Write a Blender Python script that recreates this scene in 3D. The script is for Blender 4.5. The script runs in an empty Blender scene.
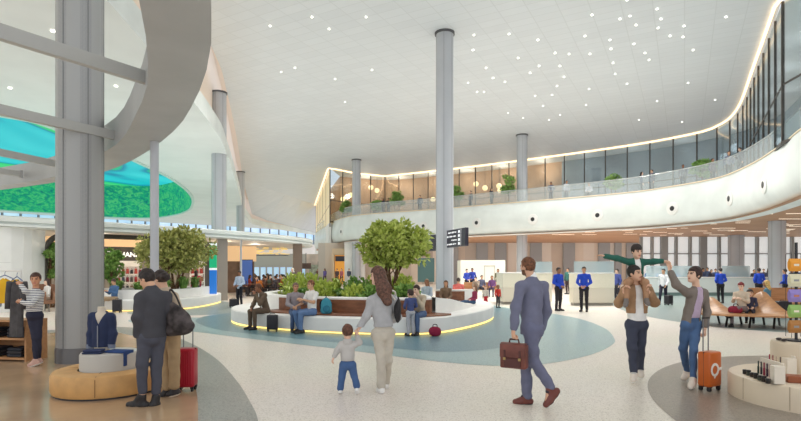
# tuning values of the lights
EXPOSURE = 0.1; WORLD_S = 1.0; COVE_S = 2.2; SCREEN_S = .85; LOUNGE_W = 95.; SPOT_W = 800.; AO_F = .23; AO_D = 4.; REAR_FILL_W = 8000.
import bpy, bmesh, math, random
import numpy as np
from mathutils import Vector, Matrix
random.seed(7); rng = np.random.default_rng(7)
SC = bpy.context.scene
COL = SC.collection
F = 520.0; HZ = 269.0; EYE = 1.65; CX = 400.5
def P(px, py, Y):
    """world point seen at photo position px,py at distance Y"""
    return np.array([(px-CX)*Y/F, Y, EYE-(py-HZ)*Y/F])
def G(px, py):
    Y = F*EYE/(py-HZ); return np.array([(px-CX)*Y/F, Y, 0.0])
def Zp(px, py, z):
    Y = F*(EYE-z)/(py-HZ); return np.array([(px-CX)*Y/F, Y, z])
def lin(c):
    r = []
    for v in c:
        v = v/255.0
        r.append(v/12.92 if v <= .04045 else ((v+.055)/1.055)**2.4)
    return (r[0], r[1], r[2], 1.0)

# ------------------------------------------------------------------ materials
MATS = {}
def mat(name, col=(200,200,200), rough=.6, metal=0., var=0., scale=20., emit=None, es=0., bump=0., bscale=60., spec=.5, alpha=1., trans=0., col2=None):
    if name in MATS: return MATS[name]
    m = bpy.data.materials.new(name); m.use_nodes = True
    nt = m.node_tree; b = nt.nodes['Principled BSDF']
    c = lin(col)
    b.inputs['Base Color'].default_value = c
    b.inputs['Roughness'].default_value = rough
    b.inputs['Metallic'].default_value = metal
    b.inputs['Specular IOR Level'].default_value = spec
    b.inputs['Alpha'].default_value = alpha
    b.inputs['Transmission Weight'].default_value = trans
    if emit is not None:
        b.inputs['Emission Color'].default_value = lin(emit); b.inputs['Emission Strength'].default_value = es
    if var > 0 or bump > 0 or col2:
        tc = nt.nodes.new('ShaderNodeTexCoord')
        nz = nt.nodes.new('ShaderNodeTexNoise'); nz.inputs['Scale'].default_value = scale; nz.inputs['Detail'].default_value = 4
        nt.links.new(tc.outputs['Object'], nz.inputs['Vector'])
        if var > 0 or col2:
            mx = nt.nodes.new('ShaderNodeMix'); mx.data_type = 'RGBA'
            a = col2 if col2 else tuple(max(0, min(255, v*(1-var))) for v in col)
            bb = col if col2 else tuple(max(0, min(255, v*(1+var))) for v in col)
            mx.inputs['A'].default_value = lin(a); mx.inputs['B'].default_value = lin(bb)
            rp = nt.nodes.new('ShaderNodeMapRange'); rp.inputs['From Min'].default_value = .35; rp.inputs['From Max'].default_value = .65
            nt.links.new(nz.outputs['Fac'], rp.inputs['Value'])
            nt.links.new(rp.outputs['Result'], mx.inputs['Factor'])
            nt.links.new(mx.outputs['Result'], b.inputs['Base Color'])
        if bump > 0:
            n2 = nt.nodes.new('ShaderNodeTexNoise'); n2.inputs['Scale'].default_value = bscale
            nt.links.new(tc.outputs['Object'], n2.inputs['Vector'])
            bp = nt.nodes.new('ShaderNodeBump'); bp.inputs['Strength'].default_value = bump; bp.inputs['Distance'].default_value = .01
            nt.links.new(n2.outputs['Fac'], bp.inputs['Height']); nt.links.new(bp.outputs['Normal'], b.inputs['Normal'])
    MATS[name] = m
    return m
def nodes(m): return m.node_tree.nodes, m.node_tree.links, m.node_tree.nodes['Principled BSDF']
def wood(name, c1, c2, scale=3., rough=.45, axis='X', dist=4.):
    if name in MATS: return MATS[name]
    m = mat(name, c1, rough); N, L, b = nodes(m)
    tc = N.new('ShaderNodeTexCoord'); mp = N.new('ShaderNodeMapping')
    mp.inputs['Scale'].default_value = {'X':(.25,3,3),'Y':(3,.25,3),'Z':(3,3,.25)}[axis]
    nz = N.new('ShaderNodeTexNoise'); nz.inputs['Scale'].default_value = scale; nz.inputs['Detail'].default_value = 6
    mx = N.new('ShaderNodeMix'); mx.data_type = 'RGBA'
    mx.inputs['A'].default_value = lin(c1); mx.inputs['B'].default_value = lin(c2)
    rp = N.new('ShaderNodeMapRange'); rp.inputs['From Min'].default_value = .3; rp.inputs['From Max'].default_value = .7
    L.new(tc.outputs['Object'], mp.inputs['Vector']); L.new(mp.outputs['Vector'], nz.inputs['Vector'])
    L.new(nz.outputs['Fac'], rp.inputs['Value']); L.new(rp.outputs['Result'], mx.inputs['Factor'])
    L.new(mx.outputs['Result'], b.inputs['Base Color'])
    return m

# ------------------------------------------------------------------ meshes
def arr(*a): return np.array(a, float)
class MB:
    def __init__(s): s.v = []; s.f = []; s.n = 0; s.mi = []; s.cur = 0
    def add(s, vs, fs):
        vs = np.asarray(vs, float).reshape(-1, 3)
        s.v.append(vs); s.f += [tuple(int(i)+s.n for i in f) for f in fs]; s.mi += [s.cur]*len(fs); s.n += len(vs); return s
    def box(s, c, d, rz=0., M=None):
        x, y, z = np.array(d)/2.
        vs = np.array([[-x,-y,-z],[x,-y,-z],[x,y,-z],[-x,y,-z],[-x,-y,z],[x,-y,z],[x,y,z],[-x,y,z]])
        if M is not None: vs = vs@np.asarray(M).T
        if rz: vs = vs@np.array([[math.cos(rz),math.sin(rz),0],[-math.sin(rz),math.cos(rz),0],[0,0,1]])
        return s.add(vs+np.array(c), [(0,3,2,1),(4,5,6,7),(0,1,5,4),(1,2,6,5),(2,3,7,6),(3,0,4,7)])
    def bar(s, a, b, w, h, up=(0,0,1)):
        a, b = np.array(a, float), np.array(b, float); d = b-a; l = np.linalg.norm(d); d /= l
        u = np.array(up, float); sx = np.cross(d, u)
        if np.linalg.norm(sx) < 1e-6: sx = np.cross(d, (1,0,0))
        sx /= np.linalg.norm(sx); u = np.cross(sx, d)
        return s.box((a+b)/2, (l, w, h), M=np.stack([d, sx, u], 1))
    def tube(s, pts, r, n=10, caps=True, flat=None):
        pts = [np.array(p, float) for p in pts]; m = len(pts)
        rs = [r]*m if np.isscalar(r) else list(r)
        t0 = pts[1]-pts[0]; ref = np.array([0,0,1.]) if abs(t0[2]) < .9*np.linalg.norm(t0) else np.array([1.,0,0])
        vs = []
        for i in range(m):
            t = pts[min(i+1,m-1)]-pts[max(i-1,0)]; t /= max(np.linalg.norm(t), 1e-9)
            a = np.cross(t, ref); a /= max(np.linalg.norm(a), 1e-9); b = np.cross(a, t); ref = b
            for k in range(n):
                th = 2*math.pi*k/n; vs.append(pts[i]+rs[i]*(math.cos(th)*a+math.sin(th)*b))
        fs = [(i*n+k, i*n+(k+1)%n, (i+1)*n+(k+1)%n, (i+1)*n+k) for i in range(m-1) for k in range(n)]
        if caps: fs += [tuple(range(n-1,-1,-1)), tuple((m-1)*n+k for k in range(n))]
        return s.add(vs, fs)
    def lathe(s, prof, c=(0,0,0), n=24, caps=True):
        vs = []; m = len(prof)
        for r, z in prof:
            for k in range(n):
                th = 2*math.pi*k/n; vs.append((c[0]+r*math.cos(th), c[1]+r*math.sin(th), c[2]+z))
        fs = [(i*n+k, i*n+(k+1)%n, (i+1)*n+(k+1)%n, (i+1)*n+k) for i in range(m-1) for k in range(n)]
        if caps: fs += [tuple(range(n-1,-1,-1)), tuple((m-1)*n+k for k in range(n))]
        return s.add(vs, fs)
    def ball(s, c, r, n=10, m=7):
        r = np.array([r]*3 if np.isscalar(r) else r, float)
        prof = [(math.sin(math.pi*i/m), -math.cos(math.pi*i/m)) for i in range(m+1)]
        prof[0] = (.02, -1); prof[-1] = (.02, 1)
        b = MB().lathe(prof, n=n); vs = np.concatenate(b.v)*r+np.array(c)
        return s.add(vs, b.f)
    def prism(s, poly, z0, z1):
        n = len(poly)
        vs = [(p[0], p[1], z0) for p in poly]+[(p[0], p[1], z1) for p in poly]
        fs = [tuple(range(n-1,-1,-1)), tuple(range(n, 2*n))]+[(i, (i+1)%n, n+(i+1)%n, n+i) for i in range(n)]
        return s.add(vs, fs)
    def strips(s, rows, closed=False, flip=False):
        """rows: list of equal-length point rows -> quad grid"""
        m, n = len(rows), len(rows[0]); vs = np.array([list(p) for r in rows for p in r], float)
        fs = []
        for i in range(m-1):
            for k in range(n if closed else n-1):
                q = (i*n+k, i*n+(k+1)%n, (i+1)*n+(k+1)%n, (i+1)*n+k)
                fs.append(q[::-1] if flip else q)
        return s.add(vs, fs)
    def sweep(s, path, prof, closed=False, caps=True):
        """prof (offset outward to the right of travel, z) swept along a 2-D path"""
        path = np.array(path, float); m = len(path); rows = []
        for i in range(m):
            if closed: t = path[(i+1)%m]-path[(i-1)%m]
            else: t = path[min(i+1,m-1)]-path[max(i-1,0)]
            t = t[:2]/max(np.linalg.norm(t[:2]), 1e-9); nrm = np.array([t[1], -t[0]])
            rows.append([(path[i][0]+nrm[0]*o, path[i][1]+nrm[1]*o, z) for o, z in prof])
        n = len(prof)
        if closed: rows.append(rows[0])
        s.strips(rows, closed=True)
        if caps and not closed:
            b = s.n-m*n
            s.f += [tuple(b+k for k in range(n)), tuple(b+(m-1)*n+k for k in range(n-1,-1,-1))]; s.mi += [s.cur]*2
        return s
    def build(s, name, m, parent=None, smooth=False, bevel=0., seg=2, off=None, fixn=True):
        me = bpy.data.meshes.new(name)
        V = np.concatenate(s.v) if s.v else np.zeros((0,3))
        if off is None and parent is not None: off = WORLD.get(parent.name)
        if off is not None: V = V-np.array(off)
        me.from_pydata(V.tolist(), [], s.f)
        ms = m if isinstance(m, (list, tuple)) else [m]
        for x in ms: me.materials.append(x)
        if len(ms) > 1: me.polygons.foreach_set('material_index', s.mi)
        if fixn or bevel:
            bm = bmesh.new(); bm.from_mesh(me)
            if bevel:
                ed = [e for e in bm.edges if len(e.link_faces) == 2 and e.calc_face_angle(0) > .6]
                bmesh.ops.bevel(bm, geom=ed, offset=bevel, segments=seg, affect='EDGES', profile=.5, clamp_overlap=True)
            if fixn: bmesh.ops.recalc_face_normals(bm, faces=bm.faces)
            bm.to_mesh(me); bm.free()
        if smooth:
            me.polygons.foreach_set('use_smooth', [True]*len(me.polygons))
            if smooth != 'all':
                me.set_sharp_from_angle(angle=.7)
        o = bpy.data.objects.new(name, me); COL.objects.link(o)
        if parent is not None: o.parent = parent
        return o
WORLD = {}
def tag(o, label=None, cat=None, group=None, kind=None):
    if label: o['label'] = label
    if cat: o['category'] = cat
    if group: o['group'] = group
    if kind: o['kind'] = kind
    return o
def thing(name, label, cat, loc=(0,0,0), rz=0., group=None, local=False):
    o = bpy.data.objects.new(name, None); COL.objects.link(o)
    o.empty_display_size = .1
    o.location = [float(v) for v in loc]; o.rotation_euler = (0,0,rz)
    tag(o, label, cat, group)
    if not local: WORLD[o.name] = np.array(loc, float)
    return o
def origin(o, p):
    """move a single-mesh thing's origin to its base point"""
    p = np.array(p, float); me = o.data
    n = len(me.vertices); a = np.empty(n*3); me.vertices.foreach_get('co', a); a = a.reshape(-1,3)-p
    me.vertices.foreach_set('co', a.ravel()); o.location = p.tolist(); return o
def struct(name, mb, m, label=None, **k):
    o = mb.build(name, m, **k); tag(o, label, None, None, 'structure'); return o
def copy_tree(o, parent=None):
    c = o.copy(); COL.objects.link(c)
    if parent is not None: c.parent = parent
    for ch in list(o.children): copy_tree(ch, c)
    return c
def crom(pts, n=8, closed=False):
    pts = [np.array(p, float) for p in pts]; m = len(pts); out = []
    for i in range(m if closed else m-1):
        if closed: p0, p1, p2, p3 = pts[(i-1)%m], pts[i], pts[(i+1)%m], pts[(i+2)%m]
        else: p0, p1, p2, p3 = pts[max(i-1,0)], pts[i], pts[i+1], pts[min(i+2,m-1)]
        for k in range(n):
            t = k/n
            out.append(.5*((2*p1)+(-p0+p2)*t+(2*p0-5*p1+4*p2-p3)*t*t+(-p0+3*p1-3*p2+p3)*t**3))
    if not closed: out.append(pts[-1])
    return out
def fill(outer, holes=(), z=None):
    """triangulated flat/near-flat polygon with holes -> MB"""
    bm = bmesh.new()
    for loop in [outer]+list(holes):
        vs = [bm.verts.new((p[0], p[1], p[2] if z is None else z)) for p in loop]
        for i in range(len(vs)): bm.edges.new((vs[i], vs[(i+1)%len(vs)]))
    bmesh.ops.triangle_fill(bm, use_beauty=True, use_dissolve=False, edges=bm.edges[:])
    bm.verts.index_update()
    mb = MB(); mb.add([v.co[:] for v in bm.verts], [[v.index for v in f.verts] for f in bm.faces]); bm.free()
    return mb
def resample(path, step):
    path = np.array(path, float); d = np.r_[0, np.cumsum(np.linalg.norm(np.diff(path, axis=0), axis=1))]
    n = max(1, int(round(d[-1]/step))); t = np.linspace(0, d[-1], n+1)
    return np.stack([np.interp(t, d, path[:,k]) for k in range(path.shape[1])], 1)
# ================================================================== camera, light
cam = bpy.data.cameras.new('camera'); co = bpy.data.objects.new('camera', cam); COL.objects.link(co)
co.location = (0,0,EYE); co.rotation_euler = (math.pi/2,0,0)
cam.sensor_width = 36.; cam.lens = 36.*F/801.; cam.shift_y = (HZ-210.5)/801.; cam.clip_end = 600; cam.clip_start = .05
SC.camera = co
SC.view_settings.view_transform = 'Standard'; SC.view_settings.look = 'None'; SC.view_settings.gamma = 1.
SC.view_settings.exposure = EXPOSURE
SC.cycles.use_denoising = True
SC.cycles.max_bounces = 8; SC.cycles.diffuse_bounces = 5; SC.cycles.transparent_max_bounces = 16
SC.cycles.sample_clamp_indirect = 4.
SC.cycles.use_fast_gi = True; SC.cycles.fast_gi_method = 'ADD'
wd = bpy.data.worlds.new('world'); SC.world = wd; wd.use_nodes = True
wd.light_settings.ao_factor = AO_F; wd.light_settings.distance = AO_D
bg = wd.node_tree.nodes['Background']; bg.inputs['Color'].default_value = lin((236,242,250)); bg.inputs['Strength'].default_value = WORLD_S

# ================================================================== materials of the place
def terrazzo(name, base, chips, rough=.32, sc=75.):
    if name in MATS: return MATS[name]
    m = mat(name, base, rough); N, L, b = nodes(m)
    tc = N.new('ShaderNodeTexCoord')
    v = N.new('ShaderNodeTexVoronoi'); v.inputs['Scale'].default_value = sc
    L.new(tc.outputs['Object'], v.inputs['Vector'])
    r = N.new('ShaderNodeValToRGB'); r.color_ramp.interpolation = 'CONSTANT'
    el = r.color_ramp.elements; el[0].color = lin(base); el[1].position = .62; el[1].color = lin(chips[0])
    for k, c in enumerate(chips[1:]):
        e = el.new(.74+.1*k); e.color = lin(c)
    s = N.new('ShaderNodeSeparateColor'); L.new(v.outputs['Color'], s.inputs['Color']); L.new(s.outputs['Red'], r.inputs['Fac'])
    nz = N.new('ShaderNodeTexNoise'); nz.inputs['Scale'].default_value = .35; L.new(tc.outputs['Object'], nz.inputs['Vector'])
    mx = N.new('ShaderNodeMix'); mx.data_type = 'RGBA'; mx.blend_type = 'MULTIPLY'; mx.inputs['Factor'].default_value = .12
    L.new(r.outputs['Color'], mx.inputs['A']); L.new(nz.outputs['Color'], mx.inputs['B'])
    L.new(mx.outputs['Result'], b.inputs['Base Color'])
    return m
M_FLOOR = terrazzo('terrazzo_cream', (231,223,212), [(221,212,200),(238,231,222),(202,193,181)])
M_TEAL = terrazzo('terrazzo_teal', (106,140,150), [(92,126,137),(130,162,170),(76,108,120)])
M_TEALL = terrazzo('terrazzo_pale_teal', (154,180,181), [(142,168,170),(174,196,196),(126,152,155)])
M_GREYF = terrazzo('terrazzo_grey', (154,154,147), [(140,140,134),(170,170,163),(122,123,118)])
M_BLUEG = terrazzo('terrazzo_blue_grey', (140,156,154), [(122,138,138),(160,172,168),(104,120,120)])
M_SHOPF = mat('polished_tan_floor', (180,152,122), .18, var=.08, scale=.8)
M_DISCF = terrazzo('terrazzo_taupe', (150,139,127), [(138,127,116),(162,151,139),(124,114,104)], .28)
M_WHITE = mat('white_plaster', (233,232,228), .55, var=.02, scale=1.5)
M_FASC = mat('white_fascia', (218,224,221), .35, var=.03, scale=.6)
M_COLM = mat('column_metal', (184,187,192), .42, .05, var=.012, scale=1.)
M_DARKM = mat('dark_metal', (62,62,64), .4, .5)
M_MULL = mat('mullion_bronze', (84,80,76), .4, .4)
M_WOODS = wood('walnut_bench', (140,92,64), (112,70,48), 4.)
M_SOIL = mat('soil', (70,56,44), .95, var=.3, scale=12.)
M_GLASS = bpy.data.materials.new('clear_glass'); M_GLASS.use_nodes = True
def glassy(m, tint, gl=.08, rough=.03, gcol=(255,255,255)):
    m.use_nodes = True; N, L = m.node_tree.nodes, m.node_tree.links; N.clear()
    o = N.new('ShaderNodeOutputMaterial'); mx = N.new('ShaderNodeMixShader'); t = N.new('ShaderNodeBsdfTransparent'); g = N.new('ShaderNodeBsdfGlossy')
    t.inputs['Color'].default_value = lin(tint); g.inputs['Roughness'].default_value = rough; g.inputs['Color'].default_value = lin(gcol); mx.inputs['Fac'].default_value = gl
    L.new(t.outputs[0], mx.inputs[1]); L.new(g.outputs[0], mx.inputs[2]); L.new(mx.outputs[0], o.inputs['Surface']); return m
glassy(M_GLASS, (238,246,244), .10)
M_WGLASS = glassy(bpy.data.materials.new('window_glass'), (236,242,244), .10, .05); M_WGLASS.use_nodes = True
def frost(name, col, a):
    m = bpy.data.materials.new(name); m.use_nodes = True
    N, L = m.node_tree.nodes, m.node_tree.links; b = N['Principled BSDF']; b.inputs['Base Color'].default_value = lin(col); b.inputs['Roughness'].default_value = .4
    t = N.new('ShaderNodeBsdfTransparent'); mx = N.new('ShaderNodeMixShader'); mx.inputs['Fac'].default_value = a
    L.new(t.outputs[0], mx.inputs[1]); L.new(b.outputs[0], mx.inputs[2]); L.new(mx.outputs[0], N['Material Output'].inputs['Surface']); return m
M_FROST = frost('frosted_glass', (190,212,218), .48)
M_BALU = frost('balustrade_glass', (232,242,244), .26)
def ceilmat():
    m = mat('ceiling_panels', (213,217,220), .6); N, L, b = nodes(m)
    tc = N.new('ShaderNodeTexCoord'); mp = N.new('ShaderNodeMapping'); mp.inputs['Rotation'].default_value = (0,0,.5)
    br = N.new('ShaderNodeTexBrick'); br.offset = 0; br.inputs['Scale'].default_value = 1.
    br.inputs['Brick Width'].default_value = 1.2; br.inputs['Row Height'].default_value = .6; br.inputs['Mortar Size'].default_value = .02
    br.inputs['Color1'].default_value = lin((213,217,220)); br.inputs['Color2'].default_value = lin((209,213,216)); br.inputs['Mortar'].default_value = lin((202,206,208))
    L.new(tc.outputs['Object'], mp.inputs['Vector']); L.new(mp.outputs['Vector'], br.inputs['Vector']); L.new(br.outputs['Color'], b.inputs['Base Color'])
    return m
M_CEIL = ceilmat()
M_WARM = mat('warm_cove_led', (255,240,220), .5, emit=(255,214,160), es=COVE_S)
M_YLED = mat('yellow_led', (255,236,170), .5, emit=(255,224,130), es=1.15)
M_WARMGLOW = mat('painted_warm_glow', (226,196,156), .6, emit=(255,206,150), es=.35)  # lamplight on shop and cafe walls put into the material as glow

# ================================================================== floor
fl = MB().prism([(-75,-12),(60,-12),(60,175),(-75,175)], -.3, 0); struct('floor', fl, M_FLOOR, 'cream speckled terrazzo floor of the whole hall')
def inlay(name, px, m, z, label, n=6, sm=True):
    pts = [G(*p) for p in px]
    if sm: pts = crom(pts, n, True)
    mb = fill(pts, z=z); o = struct(name, mb, m, label)
    for p in o.data.polygons:
        if p.normal.z < 0: p.flip()
    return o
inlay('floor_inlay_teal', [(128,321),(160,328),(205,333),(252,339),(330,348),(400,357),(452,363),(500,366),(545,364),(590,355),(612,345),(614,338),(604,328),(580,319),(548,313),(515,309),(470,302),(400,299),(300,299),(238,306),(222,316),(180,317.5),(150,317)], M_TEALL, .003, 'pale teal terrazzo shape with round lobe flowing around the island')
inlay('floor_inlay_dark_teal', [(196,322),(215,329),(250,334),(330,342),(400,349),(450,352),(500,348),(528,341),(537,335),(537,326),(526,317),(508,309),(470,303),(400,300),(300,300),(250,310),(222,314),(202,317)], M_TEAL, .005, 'dark teal terrazzo ring around the island base')
inlay('floor_inlay_blue', [(214,301),(232,303),(244,307),(236,311),(224,314),(190,315.5),(160,315),(130,314),(135,311),(190,309)], M_BLUEG, .004, 'blue grey terrazzo patch between the two planters')
inlay('floor_inlay_grey', [(-160,332),(60,330),(120,327),(160,332),(190,343),(215,358),(236,380),(250,402),(258,421),(262,470),(100,600),(-900,600),(-700,340)], M_GREYF, .003, 'grey terrazzo band curving past the shop floor', 8)
inlay('floor_inlay_tan', [(-700,345),(-160,336),(20,334),(100,331),(140,338),(172,350),(188,368),(196,390),(198,421),(190,520),(60,640),(-900,640)], M_SHOPF, .005, 'glossy tan floor of the open shop', 8)
inlay('floor_inlay_far', [(612,304),(625,311),(655,318),(700,325),(750,330),(801,333),(860,333),(920,315),(920,292),(801,288),(640,293),(612,298)], M_BLUEG, .003, 'blue grey terrazzo area under the wave bench')
inlay('floor_inlay_taupe', [(668,366),(700,359),(745,356),(801,357),(870,366),(940,400),(900,470),(801,500),(720,450),(672,418),(650,395),(650,378)], M_DISCF, .003, 'taupe terrazzo disc under the round retail plinth')

# ================================================================== columns
def column(name, x, y, z1, r=.44, seams=True, base=True, label=None, m=None, z0=0):
    t = thing(name, label, None, (x,y,z0)); t['kind'] = 'structure'
    MB().lathe([(r,z0),(r,z1)], (x,y,0), 40).build('shaft', m or M_COLM, t, 'auto')
    if seams:
        s = MB()
        for k in range(6):
            a = k*math.pi/3+.35; c = arr(x+math.cos(a)*r, y+math.sin(a)*r, (z0+z1)/2); s.box(c, (.012,.014,z1-z0-.05), rz=a)
        s.build('seam', mat('seam_grey',(118,120,122),.5), t)
    if base: MB().lathe([(r+.012,z0),(r+.012,z0+.26),(r+.002,z0+.27)], (x,y,0), 40).build('base_ring', mat('column_base',(116,116,118),.4,.4), t, 'auto')
    MB().lathe([(r+.06,z1-.1),(r+.06,z1)], (x,y,0), 40).build('collar', mat('collar_grey',(92,92,94),.5), t, 'auto')
    return t
def perfmat():
    m = mat('perforated_steel', (160,161,160), .42, .12); N, L, b = nodes(m)
    tc = N.new('ShaderNodeTexCoord'); mp = N.new('ShaderNodeMapping'); mp.inputs['Rotation'].default_value = (0,0,0)
    # perforation: dots on a lattice of angle x height
    sx = N.new('ShaderNodeSeparateXYZ'); L.new(tc.outputs['Object'], sx.inputs[0])
    at = N.new('ShaderNodeMath'); at.operation = 'ARCTAN2'; L.new(sx.outputs['Y'], at.inputs[0]); L.new(sx.outputs['X'], at.inputs[1])
    ml = N.new('ShaderNodeMath'); ml.operation = 'MULTIPLY'; ml.inputs[1].default_value = .375; L.new(at.outputs[0], ml.inputs[0])
    cb = N.new('ShaderNodeCombineXYZ'); L.new(ml.outputs[0], cb.inputs[0]); L.new(sx.outputs['Z'], cb.inputs[1])
    v = N.new('ShaderNodeTexVoronoi'); v.inputs['Scale'].default_value = 46.; v.inputs['Randomness'].default_value = 0.; v.voronoi_dimensions = '2D'; L.new(cb.outputs[0], v.inputs['Vector'])
    r = N.new('ShaderNodeValToRGB'); r.color_ramp.interpolation = 'CONSTANT'; r.color_ramp.elements[0].color = lin((134,136,138)); r.color_ramp.elements[1].position = .26; r.color_ramp.elements[1].color = lin((160,161,160))
    L.new(v.outputs['Distance'], r.inputs['Fac'])
    w = N.new('ShaderNodeMath'); w.operation = 'SINE'; m2 = N.new('ShaderNodeMath'); m2.operation = 'MULTIPLY'; m2.inputs[1].default_value = 6.; L.new(at.outputs[0], m2.inputs[0]); L.new(m2.outputs[0], w.inputs[0])
    g = N.new('ShaderNodeMath'); g.operation = 'GREATER_THAN'; g.inputs[1].default_value = .1; L.new(w.outputs[0], g.inputs[0])
    mx = N.new('ShaderNodeMix'); mx.data_type = 'RGBA'; mx.inputs['A'].default_value = lin((164,165,164)); L.new(g.outputs[0], mx.inputs['Factor']); L.new(r.outputs['Color'], mx.inputs['B'])
    L.new(mx.outputs['Result'], b.inputs['Base Color']); return m
M_PERF = perfmat()
BC = (-5.76, 9.35)
column('column', BC[0], BC[1], 9., .375, label='thick perforated steel column beside the round tan bench', m=M_PERF)
column('column', (444.7-CX)*25/F, 25., 13., .42, label='tall slim grey column rising to the main ceiling behind the island')
column('column', (522-CX)*44/F, 44., 13., .45, label='grey column standing through the mezzanine, right of the tall one')
column('column', (356.5-CX)*54/F, 54., 13., .45, label='grey column at the far left corner of the mezzanine')
column('column', (219-CX)*33.4/F, 33.4, 13., .45, label='grey column passing through the low ceiling behind the canopy')
column('column', (240.5-CX)*60.7/F, 60.7, 13., .45, label='farther grey column at the low ceiling edge')
column('column', (777-CX)*31/F, 31., 4.6, .44, label='thick grey column under the mezzanine at the right')
column('column', (736-CX)*44/F, 44., 4.6, .6, label='grey column among the officers under the mezzanine')

# ================================================================== ceilings
C_px13 = [(213,50),(227,92),(238,145),(243,180)]
Cc = [arr(-6.3,-12), arr(-6.9,0), arr(-8.0,14)]+[Zp(x,y,13)[:2] for x,y in C_px13]
Cnear = crom(Cc, 8)
far = [P(252,214,84), P(266,220,87), P(290,226.5,92), P(316,232.5,98)]
MW_px = [(316,205),(330,168),(352,172.5),(385,176),(436,170.5),(480,165.5),(560,155),(640,143.5),(700,132),(722,124),(735,115),(745,100),(757,68),(775,20),(782,0)]
MW = [Zp(x,y,13) for x,y in MW_px]
mwc = [MW[0], MW[1], MW[2], MW[3]]+crom(MW[3:], 5)[1:]
mwn = mwc+[arr(15.6,14,13), arr(15,4,13), arr(15,-12,13)]
main = [arr(p[0],p[1],13) for p in Cnear]+[mwn[0]]+mwn[1:]
cm = fill(main, z=13)
struct('ceiling', cm, M_CEIL, 'high pale panelled ceiling over the main hall')
pm = MB(); a = arr(*Cnear[-1], 13)
fa = [a]+far
rows = [fa, [a+(MW[0]-a)*t for t in np.linspace(0,1,len(fa))]]
pm.strips(rows); struct('ceiling_far', pm, M_CEIL, 'far corner of the high ceiling curving down to the clerestory')
# warm-lit bulkhead gap between the low and the high ceiling
bul = list(Cnear)+[f[:2] for f in far]
bz = [13.]*len(Cnear)+[f[2] for f in far]
lowz = [9.]*len(Cnear)+[8.95, 8.6, 8.3, 8.0]
b1 = MB(); rows = [[(p[0]+.3, p[1], z+2.5) for p, z in zip(bul, bz)], [(p[0]-.9, p[1], z+2.5) for p, z in zip(bul, bz)], [(p[0]-.9, p[1], l+.6) for p, l in zip(bul, lowz)]]; b1.strips(rows)
struct('wall_bulkhead', b1, mat('bulkhead_peach',(236,220,204),.6), 'peach lit bulkhead between the two ceilings')
b2 = MB(); b2.strips([[(p[0], p[1], l+.9) for p, l in zip(bul, lowz)], [(p[0], p[1], l) for p, l in zip(bul, lowz)]]); b2.strips([[(p[0]-.9, p[1], l+.9) for p, l in zip(bul, lowz)], [(p[0], p[1], l+.9) for p, l in zip(bul, lowz)]])
struct('trim_1', b2, M_FASC, 'white edge band of the low ceiling')
b3 = MB(); b3.strips([[(p[0]+.02, p[1], z-.01) for p, z in zip(bul, bz)], [(p[0]+.02, p[1], z+.35) for p, z in zip(bul, bz)]]); struct('trim_2', b3, mat('edge_grey',(176,174,172),.5), 'grey edge of the high ceiling')
led = MB(); q = [(p[0]-.45, p[1]) for p in bul[10:-4]]
led.strips([[(p[0]-.1, p[1], 9.95) for p in q], [(p[0]+.1, p[1], 9.95) for p in q]]); struct('trim_3', led, M_WARM, 'warm cove light strip on the low ceiling edge')
# low left ceiling with the recess of the oval screen
SCR = crom([Zp(x,y,9) for x,y in [(193,206),(194,199),(188,190),(172,178),(150,167),(128,157),(100,146),(64,131),(20,118),(-60,112),(-190,130),(-170,170),(-80,200),(0,210),(55,213.5),(104,217),(150,218),(176,215),(189,210.5)]], 5, True)
SCR = [arr(p[0],p[1],9) for p in SCR]
W = [arr(-80,52), arr(-58,62), arr(-52,67.5), arr(-38,82), arr(-28.5,91), arr(-23,97), arr(-14,106)]
# keep the wall clear of the screen's recess
W = [arr(p[0], p[1]) for p in W]
lc = [arr(p[0],p[1],9) for p in Cnear]+[arr(f[0],f[1],9) for f in far[:3]]+[arr(p[0],p[1],9) for p in W[::-1][1:]]+[arr(-80,-12,9)]
lcm = fill(lc, [SCR], z=9)
struct('ceiling_low', lcm, mat('low_ceiling',(222,225,223),.55,var=.015,scale=.5), 'low pale ceiling over the shops on the left')
# oval screen
def scrmat(name, up):
    m = mat(name, (10,120,90), .5); N, L, b = nodes(m)
    tc = N.new('ShaderNodeTexCoord'); mp = N.new('ShaderNodeMapping'); mp.inputs['Scale'].default_value = (.09,.05,.16) if up else (.22,.22,.35); mp.inputs['Rotation'].default_value = (0,0,.6)
    nz = N.new('ShaderNodeTexNoise'); nz.inputs['Scale'].default_value = 1. if up else 7.; nz.inputs['Detail'].default_value = .6 if up else 9.; nz.inputs['Distortion'].default_value = 1.2
    r = N.new('ShaderNodeValToRGB'); el = r.color_ramp.elements
    cs = [(.3,(60,214,220)),(.42,(24,196,206)),(.46,(16,130,170)),(.48,(20,180,150)),(.52,(50,210,120)),(.60,(80,220,130)),(.63,(18,140,150)),(.66,(30,190,210)),(.72,(90,226,226))] if up else [(.3,(8,120,112)),(.42,(16,152,118)),(.52,(34,180,116)),(.62,(84,204,120)),(.75,(16,140,128))]
    el[0].position = cs[0][0]; el[0].color = lin(cs[0][1]); el[1].position = cs[-1][0]; el[1].color = lin(cs[-1][1])
    for p, c in cs[1:-1]: e = el.new(p); e.color = lin(c)
    L.new(tc.outputs['Object'], mp.inputs['Vector']); L.new(mp.outputs['Vector'], nz.inputs['Vector']); L.new(nz.outputs['Fac'], r.inputs['Fac'])
    L.new(r.outputs['Color'], b.inputs['Emission Color']); b.inputs['Emission Strength'].default_value = SCREEN_S*(1. if up else .9)
    b.inputs['Base Color'].default_value = lin((20,40,40)); return m
sc_c = np.mean(SCR, axis=0)
scr = thing('oval_screen', 'huge oval teal and green light screen recessed in the low ceiling', 'screen', (sc_c[0],sc_c[1],9))
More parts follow.
